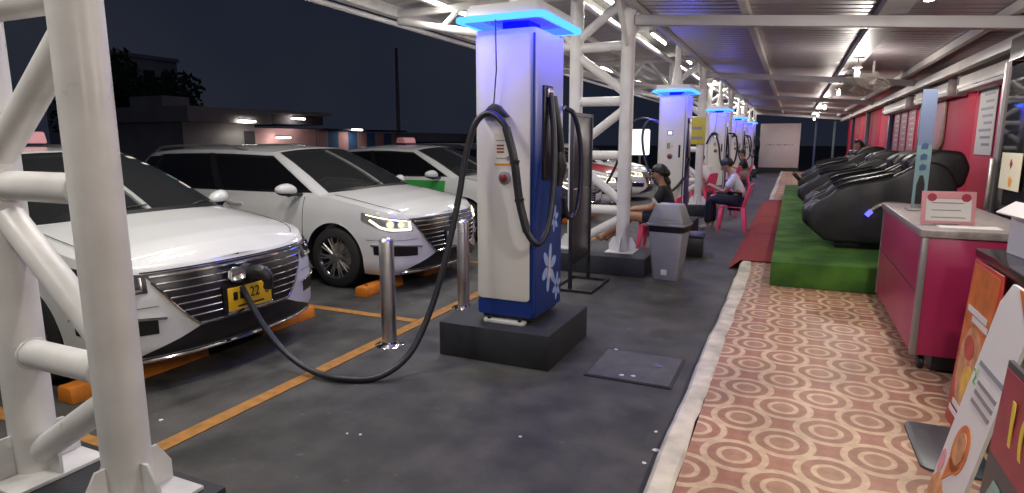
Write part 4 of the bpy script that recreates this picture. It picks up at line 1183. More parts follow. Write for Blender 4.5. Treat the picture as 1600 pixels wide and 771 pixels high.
def person(label, loc, rz, J, top, bottom, shoe, hair='short', sleeves='short', legs='long', seat_z=0.43):
    """J: joints in local space (front +x, left +y). Dict with pelvis chest neck head + L/R joints."""
    t = thing('person', label, 'person', loc, rz)
    g_ = lambda k_: Vector(J[k_])
    V = [g_('pelvis'), g_('belly'), g_('chest'), g_('neck')]
    E_ = [(0, 1), (1, 2), (2, 3)]
    Rd = [(0.12, 0.14), (0.10, 0.125), (0.105, 0.15), (0.052, 0.052)]
    hd = g_('head'); nk = g_('neck'); up = (hd - nk).normalized(); fwd = Vector(J['face']).normalized()
    V += [nk + up * 0.06 + fwd * 0.01, hd + fwd * 0.010, hd + up * 0.075 - fwd * 0.004]
    Rd += [0.058, 0.088, 0.066]
    E_ += [(3, 4), (4, 5), (5, 6)]
    idx = {}
    for s in 'LR':
        base = len(V)
        V += [g_('sh' + s), g_('el' + s), g_('wr' + s), g_('ha' + s)]
        Rd += [0.052, 0.040, 0.028, 0.032]
        E_ += [(2, base), (base, base + 1), (base + 1, base + 2), (base + 2, base + 3)]
        # five fingers rooted in the palm
        hdir = (g_('ha' + s) - g_('wr' + s)).normalized()
        side = hdir.cross(Vector((0, 0, 1))); side = side.normalized() if side.length > .1 else Vector((0, 1, 0))
        for q, (o_, l_) in enumerate(((-0.027, 0.060), (-0.009, 0.070), (0.009, 0.067), (0.027, 0.052))):
            b0 = len(V)
            V += [g_('ha' + s) + hdir * 0.03 + side * o_, g_('ha' + s) + hdir * (0.03 + l_ * 0.55) + side * o_ * 1.1 + Vector((0, 0, -0.006)), g_('ha' + s) + hdir * (0.03 + l_ * 0.9) + side * o_ * 1.1 + Vector((0, 0, -0.028))]
            Rd += [0.0095, 0.0088, 0.0078]
            E_ += [(base + 3, b0), (b0, b0 + 1), (b0 + 1, b0 + 2)]
        b0 = len(V)
        sg = -1 if s == 'L' else 1
        V += [g_('ha' + s) + side * 0.038 * sg + hdir * 0.01, g_('ha' + s) + side * 0.048 * sg + hdir * 0.045 + Vector((0, 0, -0.008))]
        Rd += [0.011, 0.009]
        E_ += [(base + 3, b0), (b0, b0 + 1)]
        base = len(V)
        kn_, an_ = g_('kn' + s), g_('an' + s)
        V += [g_('hi' + s), (g_('hi' + s) + kn_) * 0.5, kn_, kn_ + (an_ - kn_) * 0.33 - Vector((0.015, 0, 0.01)), an_, g_('to' + s)]
        Rd += [0.092, 0.082, 0.062, 0.060, 0.038, 0.032]
        E_ += [(0, base), (base, base + 1), (base + 1, base + 2), (base + 2, base + 3), (base + 3, base + 4), (base + 4, base + 5)]
    body = skin_mesh('body', V, E_, Rd, 'skin', t)
    # nose and ears joined to the body surface
    bm = bmesh.new(); bm.from_mesh(body.data)
    sd = fwd.cross(up).normalized()
    for c_, r_ in ((hd + fwd * 0.098 + up * 0.005, (0.020, 0.014, 0.022)), (hd + sd * 0.088 + up * 0.005, (0.02, 0.012, 0.03)), (hd - sd * 0.088 + up * 0.005, (0.02, 0.012, 0.03)), (hd + fwd * 0.085 - up * 0.045, (0.014, 0.026, 0.008))):
        mtx = Matrix.Translation(c_) @ Matrix((fwd, sd, up)).transposed().to_4x4() @ Matrix.Diagonal((*r_, 1))
        bmesh.ops.create_icosphere(bm, subdivisions=2, radius=1, matrix=mtx)
    for f_ in bm.faces: f_.smooth = True
    bm.to_mesh(body.data); bm.free()
    for s_ in (-1, 1):
        mtx = Matrix.Translation(hd + fwd * 0.090 + sd * s_ * 0.032 + up * 0.028)
        e_ = MB().lathe([(0, -0.008), (0.008, -0.004), (0.008, 0.004), (0, 0.008)], 8, mtx.translation).build('eye', 'hair', body)
    # clothing: slightly fuller skins over the same joints
    n0 = 4
    cv = [g_('pelvis') + Vector((0, 0, 0.02)), g_('belly'), g_('chest'), g_('neck') - (g_('neck') - g_('chest')) * 0.25]
    ce = [(0, 1), (1, 2), (2, 3)]; cr_ = [(0.135, 0.158), (0.118, 0.145), (0.122, 0.168), (0.066, 0.072)]
    for s in 'LR':
        b0 = len(cv)
        sh, el, wr = g_('sh' + s), g_('el' + s), g_('wr' + s)
        if sleeves == 'short':
            cv += [sh, sh + (el - sh) * 0.72]; cr_ += [0.068, 0.064]; ce += [(2, b0), (b0, b0 + 1)]
        else:
            cv += [sh, el, el + (wr - el) * 0.85]; cr_ += [0.068, 0.056, 0.044]; ce += [(2, b0), (b0, b0 + 1), (b0 + 1, b0 + 2)]
    skin_mesh('shirt', cv, ce, cr_, top, t)
    cv = [g_('pelvis')]; ce = []; cr_ = [(0.140, 0.165)]
    for s in 'LR':
        b0 = len(cv)
        hi, kn, an = g_('hi' + s), g_('kn' + s), g_('an' + s)
        if legs == 'long':
            cv += [hi, kn, an + (kn - an) * 0.06]; cr_ += [0.105, 0.080, 0.064]; ce += [(0, b0), (b0, b0 + 1), (b0 + 1, b0 + 2)]
        else:
            cv += [hi, hi + (kn - hi) * 0.62]; cr_ += [0.108, 0.092]; ce += [(0, b0), (b0, b0 + 1)]
    skin_mesh('trousers' if legs == 'long' else 'shorts', cv, ce, cr_, bottom, t)
    for s in 'LR':
        an, to = g_('an' + s), g_('to' + s)
        skin_mesh('shoe', [an - (to - an) * 0.2 + Vector((0, 0, -0.02)), an + (to - an) * 0.5 + Vector((0, 0, -0.015)), to], [(0, 1), (1, 2)], [0.046, 0.046, 0.038], shoe, t)
    # hair cap, leaving the face free
    bm = bmesh.new()
    mtx = Matrix.Translation(hd + up * 0.040 - fwd * 0.022) @ Matrix((fwd, sd, up)).transposed().to_4x4() @ Matrix.Diagonal((0.108, 0.100, 0.102, 1))
    bmesh.ops.create_icosphere(bm, subdivisions=4, radius=1, matrix=mtx)
    dl = [v for v in bm.verts if (v.co - hd).dot(fwd) > 0.030 and (v.co - hd).dot(up) < 0.062 or (v.co - hd).dot(up) < (-0.045 if (v.co - hd).dot(fwd) < -0.03 else 0.0)]
    bmesh.ops.delete(bm, geom=dl, context='VERTS')
    rr_ = random.Random(2)
    for v in bm.verts: v.co += (v.co - hd).normalized() * rr_.uniform(-0.004, 0.006)
    if hair == 'tied':
        for c_, r_ in ((hd - fwd * 0.100 + up * 0.00, (0.045, 0.06, 0.06)), (hd + Vector((-0.105, 0, -0.075)), (0.042, 0.058, 0.075)), (hd + Vector((-0.115, 0, -0.15)), (0.034, 0.048, 0.075)), (hd + Vector((-0.120, 0, -0.22)), (0.026, 0.034, 0.06))):
            mt_ = Matrix.Translation(c_) @ Matrix((fwd, sd, up)).transposed().to_4x4() @ Matrix.Diagonal((*r_, 1))
            bmesh.ops.create_icosphere(bm, subdivisions=3, radius=1, matrix=mt_)
    for f_ in bm.faces: f_.smooth = True
    me = bpy.data.meshes.new('hair'); bm.to_mesh(me); bm.free(); me.materials.append(MATS['hair'])
    ho = bpy.data.objects.new('hair', me); COL.objects.link(ho); ho.parent = t
    return t

man = dict(pelvis=(-0.10, 0, 0.545), belly=(-0.10, 0, 0.68), chest=(-0.02, 0, 0.86), neck=(0.06, 0, 1.01), head=(0.135, 0, 1.115), face=(0.80, 0, -0.60),
           shL=(0.0, 0.165, 0.92), elL=(0.14, 0.20, 0.68), wrL=(0.34, 0.09, 0.76), haL=(0.40, 0.05, 0.78),
           shR=(0.0, -0.165, 0.92), elR=(0.14, -0.20, 0.68), wrR=(0.34, -0.09, 0.76), haR=(0.40, -0.05, 0.78),
           hiL=(-0.06, 0.09, 0.53), knL=(0.38, 0.12, 0.545), anL=(0.40, 0.11, 0.085), toL=(0.54, 0.13, 0.040),
           hiR=(-0.06, -0.09, 0.53), knR=(0.36, -0.12, 0.545), anR=(0.34, -0.12, 0.085), toR=(0.48, -0.15, 0.040))
pman = person('person in a white t-shirt and dark trousers sitting bent over a phone', (-0.88, 11.25, 0), R(180), man, 'cloth_white', 'cloth_navy', 'shoe_pale')
ph = thing('phone', 'small dark phone held by the person in the white t-shirt', 'phone', (-1.33, 11.25, 0.795), R(180))
MB().box((0, 0, 0), (0.075, 0.15, 0.008), Matrix.Rotation(R(-40), 3, 'Y')).build('case', 'gloss_black', ph, bevel=0.002)
MB().box((-0.004, 0, 0.0045), (0.066, 0.135, 0.002), Matrix.Rotation(R(-40), 3, 'Y')).build('screen', 'lamp_lens', ph)
wom = dict(pelvis=(-0.08, 0, 0.535), belly=(-0.12, 0, 0.67), chest=(-0.10, 0, 0.84), neck=(-0.05, 0, 0.99), head=(0.00, 0, 1.10), face=(0.94, 0, -0.30),
           shL=(-0.08, 0.15, 0.90), elL=(0.05, 0.19, 0.66), wrL=(0.27, 0.08, 0.63), haL=(0.34, 0.05, 0.62),
           shR=(-0.08, -0.15, 0.90), elR=(0.05, -0.19, 0.66), wrR=(0.27, -0.08, 0.64), haR=(0.34, -0.05, 0.63),
           hiL=(-0.04, 0.09, 0.53), knL=(0.38, 0.10, 0.53), anL=(0.74, 0.08, 0.22), toL=(0.86, 0.09, 0.27),
           hiR=(-0.04, -0.09, 0.53), knR=(0.37, -0.10, 0.53), anR=(0.70, -0.06, 0.20), toR=(0.82, -0.07, 0.26))
pw = person('person in a black top with tied back dark hair sitting behind the bin', (-1.60, 8.30, 0), R(180), wom, 'cloth_black', 'cloth_navy', 'skin', hair='tied', legs='short')
MB().tube([(0.03, 0.235, 0.80), (-0.02, 0.238, 0.74), (-0.04, 0.232, 0.69)], 0.008, 6, flat=2.5).build('sleeve_stripe', 'cloth_stripe', pw)
fp = {k_: v for k_, v in man.items()}
fp['head'] = (0.05, 0, 1.16); fp['neck'] = (0.0, 0, 1.03); fp['face'] = (0.96, 0, -0.25); fp['chest'] = (-0.06, 0, 0.86); fp['shL'] = (-0.04, .165, .93); fp['shR'] = (-.04, -.165, .93)
person('far seated person in a black top on a pink chair', (-1.42, 21.0, 0), R(190), fp, 'cloth_black', 'cloth_stone', 'shoe_pale')
# someone lying in a massage chair
ly = dict(pelvis=(0.58, 0, 0.545), belly=(0.50, 0, 0.66), chest=(0.42, 0, 0.82), neck=(0.40, 0, 0.98), head=(0.42, 0, 1.10), face=(0.8, 0, 0.35),
          shL=(0.44, 0.16, 0.88), elL=(0.66, 0.20, 0.68), wrL=(0.86, 0.12, 0.64), haL=(0.93, 0.08, 0.63),
          shR=(0.44, -0.16, 0.88), elR=(0.66, -0.20, 0.68), wrR=(0.86, -0.12, 0.64), haR=(0.93, -0.08, 0.63),
          hiL=(0.64, 0.09, 0.54), knL=(1.08, 0.13, 0.56), anL=(1.46, 0.14, 0.44), toL=(1.58, 0.15, 0.55),
          hiR=(0.64, -0.09, 0.54), knR=(1.08, -0.13, 0.56), anR=(1.46, -0.14, 0.44), toR=(1.58, -0.15, 0.55))
person('person in dark clothes lying in a massage chair with feet out', (1.62, 14.2, 0.351), R(182), ly, 'cloth_black', 'cloth_navy', 'trim_black')
# person hidden behind the third column
bp_ = {k_: v for k_, v in man.items()}
person('person in stone trousers sitting beside the third charger', (-1.83, 14.85, 0), R(150), bp_, 'cloth_white', 'cloth_stone', 'shoe_pale')

# ================================================================== CARS  (car space: x forward, y left, z up)
def interp(x, tab):
    xs = [a for a, b in tab]; ys = [b for a, b in tab]
    return float(np.interp(x, xs, ys))
class CarShape:
    def __init__(self, sedan=False):
        pts = [(2.315, 0), (2.306, .22), (2.272, .45), (2.205, .65), (2.125, .79), (1.97, .872), (1.70, .900), (1.38, .906), (.8, .905), (0, .91), (-.8, .908), (-1.4, .895), (-1.8, .865), (-2.05, .80), (-2.2, .68), (-2.275, .45), (-2.3, 0)]
        P = [(pts[1][0], -pts[1][1])] + pts + [(pts[-2][0], -pts[-2][1])]
        P = [np.array(p) for p in P]
        out = []
        for i in range(1, len(P) - 2):
            for k_ in range(24):
                t = k_ / 24; a, b, c, d = P[i - 1], P[i], P[i + 1], P[i + 2]
                out.append(0.5 * ((2 * b) + (-a + c) * t + (2 * a - 5 * b + 4 * c - d) * t * t + (-a + 3 * b - 3 * c + d) * t ** 3))
        out.append(P[-2]); out = np.array(out); out[0, 1] = 0; out[-1, 1] = 0
        seg = np.hypot(*np.diff(out, axis=0).T); self.S = np.concatenate([[0], np.cumsum(seg)]); self.S /= self.S[-1]
        self.o = out
        tg = np.gradient(out, axis=0); tg /= np.hypot(*tg.T)[:, None]
        self.n = np.stack([tg[:, 1], -tg[:, 0]], 1)
        self.n[0] = (1, 0); self.n[-1] = (-1, 0)
        self.ncut = int(np.argmax(out[:, 1]))
        self.F = [(.15, .13), (.19, .07), (.23, .015), (.28, 0), (.40, .0), (.50, .004), (.60, .014), (.68, .035), (.74, .056), (.78, .085), (.82, .13), (.86, .19)]
        self.D = [(.15, .11), (.20, .06), (.28, .025), (.42, .008), (.58, 0), (.68, .006), (.76, .013), (.80, .018), (.84, .026), (.90, .046), (.95, .066), (1.0, .092), (1.05, .12)]
        self.Rr = [(.15, .14), (.22, .06), (.30, .015), (.45, 0), (.60, .01), (.75, .03), (.9, .06), (1.02, .10)]
        self.zt = [(-2.3, 1.0), (-1.8, 1.0), (-1, .985), (.4, .978), (.9, .978), (1.3, .952), (1.7, .888), (1.95, .842), (2.12, .800), (2.32, .770)]
        self.zc = [(-2.3, 1.01), (-1.8, 1.02), (-.5, .99), (.9, 1.055), (1.1, 1.05), (1.4, 1.025), (1.7, .972), (1.95, .910), (2.08, .862), (2.15, .826), (2.22, .782)]
        if not sedan:
            self.ring = [((1.40, 0, 1.018), (.44, 0, 1.462)), ((1.38, .30, 1.016), (.425, .25, 1.457)), ((1.30, .58, 1.004), (.37, .45, 1.44)), ((1.14, .762, .985), (.27, .555, 1.415)), ((.98, .81, .975), (.16, .578, 1.412)),
                         ((.32, .838, .968), (-.28, .60, 1.43)), ((-.33, .846, .968), (-.70, .61, 1.437)), ((-1.1, .842, .968), (-1.25, .60, 1.43)), ((-1.7, .81, .985), (-1.65, .575, 1.41)), ((-2.0, .75, 1.0), (-1.9, .53, 1.385)), ((-2.14, .6, 1.01), (-2.0, .44, 1.375)), ((-2.24, 0, 1.02), (-2.06, 0, 1.395))]
            self.rc = [(-2.1, 1.39), (-1.8, 1.445), (-1.2, 1.487), (-.5, 1.497), (0, 1.492), (.25, 1.478), (.45, 1.46)]
        else:
            self.ring = [((1.40, 0, 1.018), (.40, 0, 1.452)), ((1.38, .30, 1.016), (.385, .25, 1.447)), ((1.30, .58, 1.004), (.33, .43, 1.43)), ((1.14, .762, .985), (.22, .535, 1.40)), ((.98, .81, .975), (.12, .558, 1.40)),
                         ((.32, .838, .968), (-.25, .585, 1.42)), ((-.33, .846, .968), (-.58, .59, 1.42)), ((-1.0, .84, .968), (-.95, .575, 1.40)), ((-1.4, .80, .985), (-1.15, .555, 1.38)), ((-1.65, .72, 1.0), (-1.28, .51, 1.36)), ((-1.76, .55, 1.01), (-1.35, .40, 1.36)), ((-1.85, 0, 1.015), (-1.40, 0, 1.375))]
            self.rc = [(-1.45, 1.37), (-1.1, 1.44), (-.5, 1.485), (0, 1.478), (.25, 1.468), (.41, 1.45)]
        self.A = np.array([a for a, b in self.ring]); self.B = np.array([b for a, b in self.ring])
    def s_y(self, y): return float(np.interp(y, self.o[:self.ncut + 1, 1], self.S[:self.ncut + 1]))
    def s_x(self, x): return float(np.interp(-x, -self.o[:, 0], self.S))
    def P(self, s, z, off=0.0, side=1):
        x = np.interp(s, self.S, self.o[:, 0]); y = np.interp(s, self.S, self.o[:, 1])
        nx = np.interp(s, self.S, self.n[:, 0]); ny = np.interp(s, self.S, self.n[:, 1])
        ny = max(ny, 0); L = math.hypot(nx, ny); nx /= L; ny /= L
        wf = max(nx, 0) ** 1.3; wr = max(-nx, 0) ** 1.3; ws = max(0, 1 - wf - wr)
        ins = wf * interp(z, self.F) + ws * interp(z, self.D) + wr * interp(z, self.Rr)
        return Vector((x + nx * (off - ins), side * (y + ny * (off - ins)), z))
    def G(self, k_, v, off=0.0, side=1):
        k_ = min(max(k_, 0), 11)
        def at(M, q):
            i = int(min(max(math.floor(q), 0), 10)); t = q - i
            m = np.array([1, -1, 1])
            get = lambda j: M[j] if 0 <= j <= 11 else (M[-j] * m if j < 0 else M[22 - j] * m)
            a, b, c, d = get(i - 1), get(i), get(i + 1), get(i + 2)
            return 0.5 * ((2 * b) + (-a + c) * t + (2 * a - 5 * b + 4 * c - d) * t * t + (-a + 3 * b - 3 * c + d) * t ** 3)
        a = at(self.A, k_); b = at(self.B, k_)
        e = 1e-2
        ta = at(self.A, min(k_ + e, 11)) - at(self.A, max(k_ - e, 0)); up = b - a
        n = np.cross(up, ta); n /= (np.linalg.norm(n) + 1e-9)
        c = (a + b) / 2
        if n[0] * (c[0] + 0.5) + n[1] * c[1] < 0: n = -n
        p = a + up * v + n * (off + 0.026 * 4 * v * (1 - v))
        return Vector((p[0], side * p[1], p[2]))

AX_F, AX_R, WR, AR = 1.37, -1.31, 0.325, 0.372

def deck_z(cs_, x, y, Yr, zr_): 
    c_ = interp(x, cs_.zc); q = min(abs(y) / max(Yr, 1e-4), 1)
    return zr_ + (c_ - zr_) * (1 - q ** 2.6) if c_ > zr_ else zr_

def build_car_body(cs_, t, paint):
    m = MB()
    NS, NR = 190, 26
    # denser columns at the front
    ss = []
    for i in range(NS + 1):
        u = i / NS; ss.append(0.55 * u + 0.45 * u ** 1.6)
    for side in (1, -1):
        grid_ = []
        for s in ss:
            x = float(np.interp(s, cs_.S, cs_.o[:, 0])); zt = interp(x, cs_.zt)
            col = []
            for j in range(NR + 1):
                z = 0.17 + (zt - 0.17) * (j / NR) ** 0.92
                col.append(cs_.P(s, z, 0, side))
            grid_.append(col)
        inside = [[False] * (NR + 1) for _ in ss]
        for i, col in enumerate(grid_):
            for j, v in enumerate(col):
                for ax in (AX_F, AX_R):
                    if math.hypot(v.x - ax, v.z - WR) < AR and abs(v.y) > 0.5: inside[i][j] = ax
        keep = []
        for i in range(NS):
            for j in range(NR):
                q = [(i, j), (i + 1, j), (i + 1, j + 1), (i, j + 1)]
                if all(inside[a][b] is not False for a, b in q): continue
                keep.append(q)
        for q in keep:
            for a, b in q:
                ax = inside[a][b]
                if ax is not False:
                    v = grid_[a][b]; dx, dz = v.x - ax, v.z - WR; d = math.hypot(dx, dz) or 1e-6
                    if d < AR - 1e-5:
                        z2 = WR + dz / d * AR
                        grid_[a][b] = Vector((ax + dx / d * AR, v.y, max(z2, 0.17)))
        base = len(m.V)
        for col in grid_: m.V += [tuple(v) for v in col]
        w = NR + 1
        for q in keep: m.F.append(tuple(base + a * w + b for a, b in q))
    # bonnet and deck rows between the rims
    rows = [s for s in ss]
    base = len(m.V); NY = 22
    for s in rows:
        x = float(np.interp(s, cs_.S, cs_.o[:, 0])); zt = interp(x, cs_.zt)
        p = cs_.P(s, zt, 0, 1)
        for j in range(NY + 1):
            f = math.sin((j / NY - 0.5) * math.pi)      # denser towards the rims
            y = f * p.y
            m.V.append((p.x, y, deck_z(cs_, p.x, y, p.y, p.z)))
    for i in range(len(rows) - 1):
        xm = m.V[base + i * (NY + 1)][0]
        if -1.85 < xm < 1.16: continue                     # open cabin
        for j in range(NY):
            a = base + i * (NY + 1) + j
            m.F.append((a, a + 1, a + NY + 2, a + NY + 1))
    # greenhouse pillars + roof
    for side in (1, -1):
        m.grid(lambda u, v: cs_.G(11 * u, -0.06 + 1.06 * v, -0.004, side), 1, 1) if False else None
    base = len(m.V); NK_ = 88; NY = 16
    for i in range(NK_ + 1):
        p = cs_.G(11 * i / NK_, 1.0, 0, 1)
        for j in range(NY + 1):
            f = math.sin((j / NY - 0.5) * math.pi)
            y = f * p.y; q = abs(f)
            c_ = max(interp(p.x, cs_.rc), p.z)
            m.V.append((p.x, y, p.z + (c_ - p.z) * (1 - q ** 2.4)))
    for i in range(NK_):
        for j in range(NY):
            a = base + i * (NY + 1) + j
            m.F.append((a, a + 1, a + NY + 2, a + NY + 1))
    # frame around the glass: everything of the greenhouse ring that is not window
    wins = WINDOWS(cs_)
    NKK, NV = 176, 14
    for side in (1, -1):
        base = len(m.V); w = NV + 1
        vv = [-0.07 + 1.07 * j / NV for j in range(w)]
        for i in range(NKK + 1):
            for v in vv: m.V.append(tuple(cs_.G(11 * i / NKK, v, 0, side)))
        for i in range(NKK):
            kc = 11 * (i + 0.5) / NKK
            for j in range(NV):
                vc = 0.5 * (vv[j] + vv[j + 1])
                if any(k0 + .04 < kc < k1 - .04 and v0 + .02 < vc < v1 - .03 for _, k0, k1, v0, v1 in wins): continue
                a = base + i * w + j
                m.F.append((a, a + w, a + w + 1, a + 1))
    b = m.build('body', paint, t, smooth=38, weld=True)
    return b

def WINDOWS(cs_):
    return [('windscreen', 0, 2.72, 0.0, 0.955), ('front_door_window', 3.75, 5.92, 0.03, 0.90), ('rear_door_window', 6.05, 7.75, 0.03, 0.90), ('quarter_window', 7.85, 8.85, 0.10, 0.86), ('rear_window', 9.75, 11, 0.08, 0.9)]

def strip(cs_, pts, wd, off, side):
    """thin ribbon on the flank along (s,z) points"""
    m = MB(); P_ = [cs_.P(s, z, off, side) for s, z in pts]
    return MB().tube(P_, wd, 5)

def make_car(name, label, loc, rz, paint='paint_white', sedan=False, lit=False, plate='plate_yellow', detail=True, livery=None):
    cs_ = CarShape(sedan)
    t = thing(name, label, 'car', loc, rz, 'cars parked nose to the chargers')
    body = build_car_body(cs_, t, paint)
    Pf = lambda y, z, off=0.0: cs_.P(cs_.s_y(abs(y)), z, off, 1 if y >= 0 else -1)
    def fpatch(name, rows, mat, off, par, nu=40, nv=8, th=None):
        """rows: list (z, halfwidth_left, halfwidth_right) bottom to top"""
        zs = [r_[0] for r_ in rows]; a_ = [r_[1] for r_ in rows]; b_ = [r_[2] for r_ in rows]
        def f(u, v, o=off):
            z = zs[0] + (zs[-1] - zs[0]) * v
            y = float(np.interp(z, zs, a_)) * (1 - u) + float(np.interp(z, zs, b_)) * u
            return Pf(y, z, o)
        return MB().slab(lambda u, v: f(u, v), lambda u, v: f(u, v, off - (th or 0.006)), nu, nv).build(name, mat, par)
    # ---- grille
    GB, GT = 0.390, 0.742
    gh = lambda z: 0.37 + (0.645 - 0.37) * ((z - GB) / (GT - GB)) ** 0.85
    gr = fpatch('grille', [(z, -gh(z), gh(z)) for z in np.linspace(GB, GT, 8)], 'grille_black', 0.006, t)
    for z, hw_, inner in ((0.722, None, 0), (0.678, None, 0), (0.630, None, 0), (0.583, None, .215), (0.537, None, .215), (0.491, None, .215), (0.446, None, .215)):
        w_ = gh(z) - 0.012
        spans = [(-w_, w_)] if not inner else [(-w_, -inner), (inner, w_)]
        big = z > 0.70
        for y0, y1 in spans:
            pts = [Pf(y0 + (y1 - y0) * q / 24, z, 0.012) for q in range(25)]
            MB().tube(pts, 0.0105 if big else 0.0066, 8).build('grille_bar', 'chrome', gr)
    # chrome frame down the sides and under the grille
    pts = [Pf(-gh(z), z, 0.010) for z in np.linspace(GT - .05, GB, 10)] + [Pf(-gh(GB) + 2 * gh(GB) * q / 16, GB - 0.002, 0.012) for q in range(1, 16)] + [Pf(gh(z), z, 0.010) for z in np.linspace(GB, GT - .05, 10)]
    MB().tube(pts, 0.0085, 8).build('grille_surround', 'chrome', gr)
    # badge plate / inlet housing
    MB().lathe([(0.062, -0.012), (0.064, 0.006), (0.050, 0.012), (0, 0.012)], 8, Pf(0, 0.655, 0.012), Matrix.Rotation(R(90), 3, 'Y')).build('badge', 'chrome', gr)
    # ---- number plate
    pz = 0.495
    pl_ = MB().box(Pf(0, pz, 0.022), (0.010, 0.36, 0.155)).build('number_plate', plate, t, bevel=0.003)
    MB().box(Pf(0, pz - 0.088, 0.020), (0.012, 0.38, 0.022)).build('plate_frame', 'chrome', pl_, bevel=0.002)
    MB().box(Pf(0, pz, 0.012), (0.010, 0.42, 0.19)).build('plate_backing', 'grille_black', pl_)
    px = Pf(0, pz, 0.0275).x
    if plate == 'plate_yellow':
        text('22', 0.10, 'trim_black', pl_, (px, 0.035, pz + 0.018), (R(90), 0, R(90)), name='plate_digits', sx=0.85)
        text('0', 0.10, 'trim_black', pl_, (px, 0.140, pz + 0.018), (R(90), 0, R(90)), name='plate_digits', sx=0.85)
        for yy_, w_ in ((-0.125, 0.035), (-0.075, 0.03)):
            MB().box((px, yy_, pz + 0.018), (0.003, w_, 0.055)).build('plate_mark', 'trim_black', pl_, bevel=0.001)
        MB().box((px, 0, pz - 0.055), (0.002, 0.22, 0.012)).build('plate_mark', 'trim_black', pl_)
    # ---- lower intake and lip
    fpatch('lower_intake', [(0.215, -0.78, 0.78), (0.265, -0.66, 0.66), (0.325, -0.48, 0.48), (0.374, -0.36, 0.36)], 'grille_black', 0.005, t, 48, 6)
    MB().tube([Pf(-0.79 + 1.58 * q / 48, 0.205, 0.012) for q in range(49)], 0.013, 8).build('lip', 'chrome' if paint == 'paint_white' else 'trim_black', t)
    for sd in (1, -1):
        # ---- headlights
        s0, s1 = cs_.s_y(0.635), cs_.s_x(1.74)
        zlo = lambda q: 0.632 + 0.012 * q + 0.20 * max(0, q - 0.45) ** 1.2
        zhi = lambda q: 0.738 + 0.085 * q ** 1.05
        hf = lambda u, v, o: cs_.P(s0 + (s1 - s0) * u, zlo(u) + (zhi(u) - zlo(u)) * v, o, sd)
        hl = MB().slab(lambda u, v: hf(u, v, 0.007), lambda u, v: hf(u, v, -0.004), 26, 8).build('headlight', 'alloy' if lit else 'lamp_housing', t)  # lit lamps: paler housing puts their glow into the colour
        for u_, r_ in ((0.24, 0.030), (0.44, 0.034)):
            c_ = hf(u_, 0.52, 0.004); n_ = (hf(u_, 0.52, 0.02) - hf(u_, 0.52, 0.0)).normalized()
            rot = Vector((0, 0, 1)).rotation_difference(n_).to_matrix()
            MB().lathe([(r_ * 1.15, 0.0), (r_ * 1.15, 0.010), (r_, 0.012), (r_ * 0.8, 0.017), (0, 0.022)], 16, c_, rot).build('projector', 'beam_glow' if lit else 'lamp_lens', hl)
        drl = 'drl_glow' if lit else 'alloy'
        pts = [hf(0.93 - 0.02 * q, 0.92, 0.010) for q in range(3)] + [hf(u_, 0.14, 0.011) for u_ in np.linspace(0.84, 0.05, 22)] + [hf(0.05 + 0.0 * q, 0.14 + 0.35 * q / 3, 0.011) for q in range(1, 4)]
        pts = [hf(0.06, 0.85 - 0.7 * q / 6, 0.010) for q in range(7)] + [hf(u_, 0.14, 0.010) for u_ in np.linspace(0.10, 0.62, 14)] + [hf(0.62 + 0.2 * q / 5, 0.14 + 0.3 * q / 5, 0.010) for q in range(1, 6)]
        MB().tube(pts, 0.0115, 6).build('running_light', drl, hl)
        pts = [hf(u_, 0.88, 0.010) for u_ in np.linspace(0.10, 0.90, 20)]
        MB().tube(pts, 0.006, 6).build('lamp_trim', 'drl_glow' if lit else 'chrome', hl)
        # ---- bumper corner vent with chrome blade
        s0v, s1v = cs_.s_y(0.60), cs_.s_x(1.88)
        vf = lambda u, v, o: cs_.P(s0v + (s1v - s0v) * u, 0.375 + 0.02 * u + (0.105 - 0.03 * abs(u - .5)) * v, o, sd)
        vt = MB().slab(lambda u, v: vf(u, v, 0.004), lambda u, v: vf(u, v, -0.004), 16, 5).build('bumper_vent', 'grille_black', t)
        MB().tube([vf(u_, 1.06, 0.010) for u_ in np.linspace(-0.1, 1.05, 16)], 0.009, 6).build('vent_blade', 'chrome', vt)
        MB().tube([cs_.P(cs_.s_y(0.40) + (cs_.s_x(1.80) - cs_.s_y(0.40)) * u_, 0.545 - 0.0 * u_, 0.0015, sd) for u_ in np.linspace(0.25, 1, 12)], 0.0018, 4).build('bumper_seam', 'seam_dark', t)
        # ---- arch liner, wheels
        for ax in (AX_F, AX_R):
            m = MB(); n = 26; vv = []; 
            for q in range(n + 1):
                a = R(-22) + R(224) * q / n
                x_ = ax + AR * math.cos(a); z_ = WR + AR * math.sin(a)
                yo = cs_.P(cs_.s_x(x_), max(z_, 0.2), 0, 1).y - 0.001
                for yy_ in (yo, yo - 0.012, 0.54): 
                    k_ = 1.0 if yy_ != yo - 0.012 else 0.985
                    vv.append((ax + (x_ - ax) * k_, sd * yy_, WR + (z_ - WR) * k_))
                vv.append((ax, sd * 0.54, WR))
            fs = []
            for q in range(n):
                for j in range(3): fs.append((q * 4 + j, q * 4 + j + 1, q * 4 + j + 5, q * 4 + j + 4))
            m.add(vv, fs).build('arch_liner', 'trim_black', t)
            wr_ = Matrix.Rotation(R(-90 * sd), 3, 'X')
            wc = (ax, sd * 0.782, WR)
            whl = MB().lathe([(0.215, -0.10), (0.225, -0.108), (0.29, -0.105), (0.316, -0.085), (0.3245, -0.04), (0.3245, 0.04), (0.316, 0.085), (0.29, 0.105), (0.225, 0.106), (0.213, 0.096)], 44, wc, wr_, caps=False).build('wheel', 'tyre', t)
            rim = MB().lathe([(0.213, 0.098), (0.219, 0.100), (0.217, 0.088), (0.205, 0.075), (0.200, -0.06), (0.06, -0.07), (0, -0.07)], 40, wc, wr_, caps=False).build('rim', 'lamp_housing', whl)
            sp = MB()
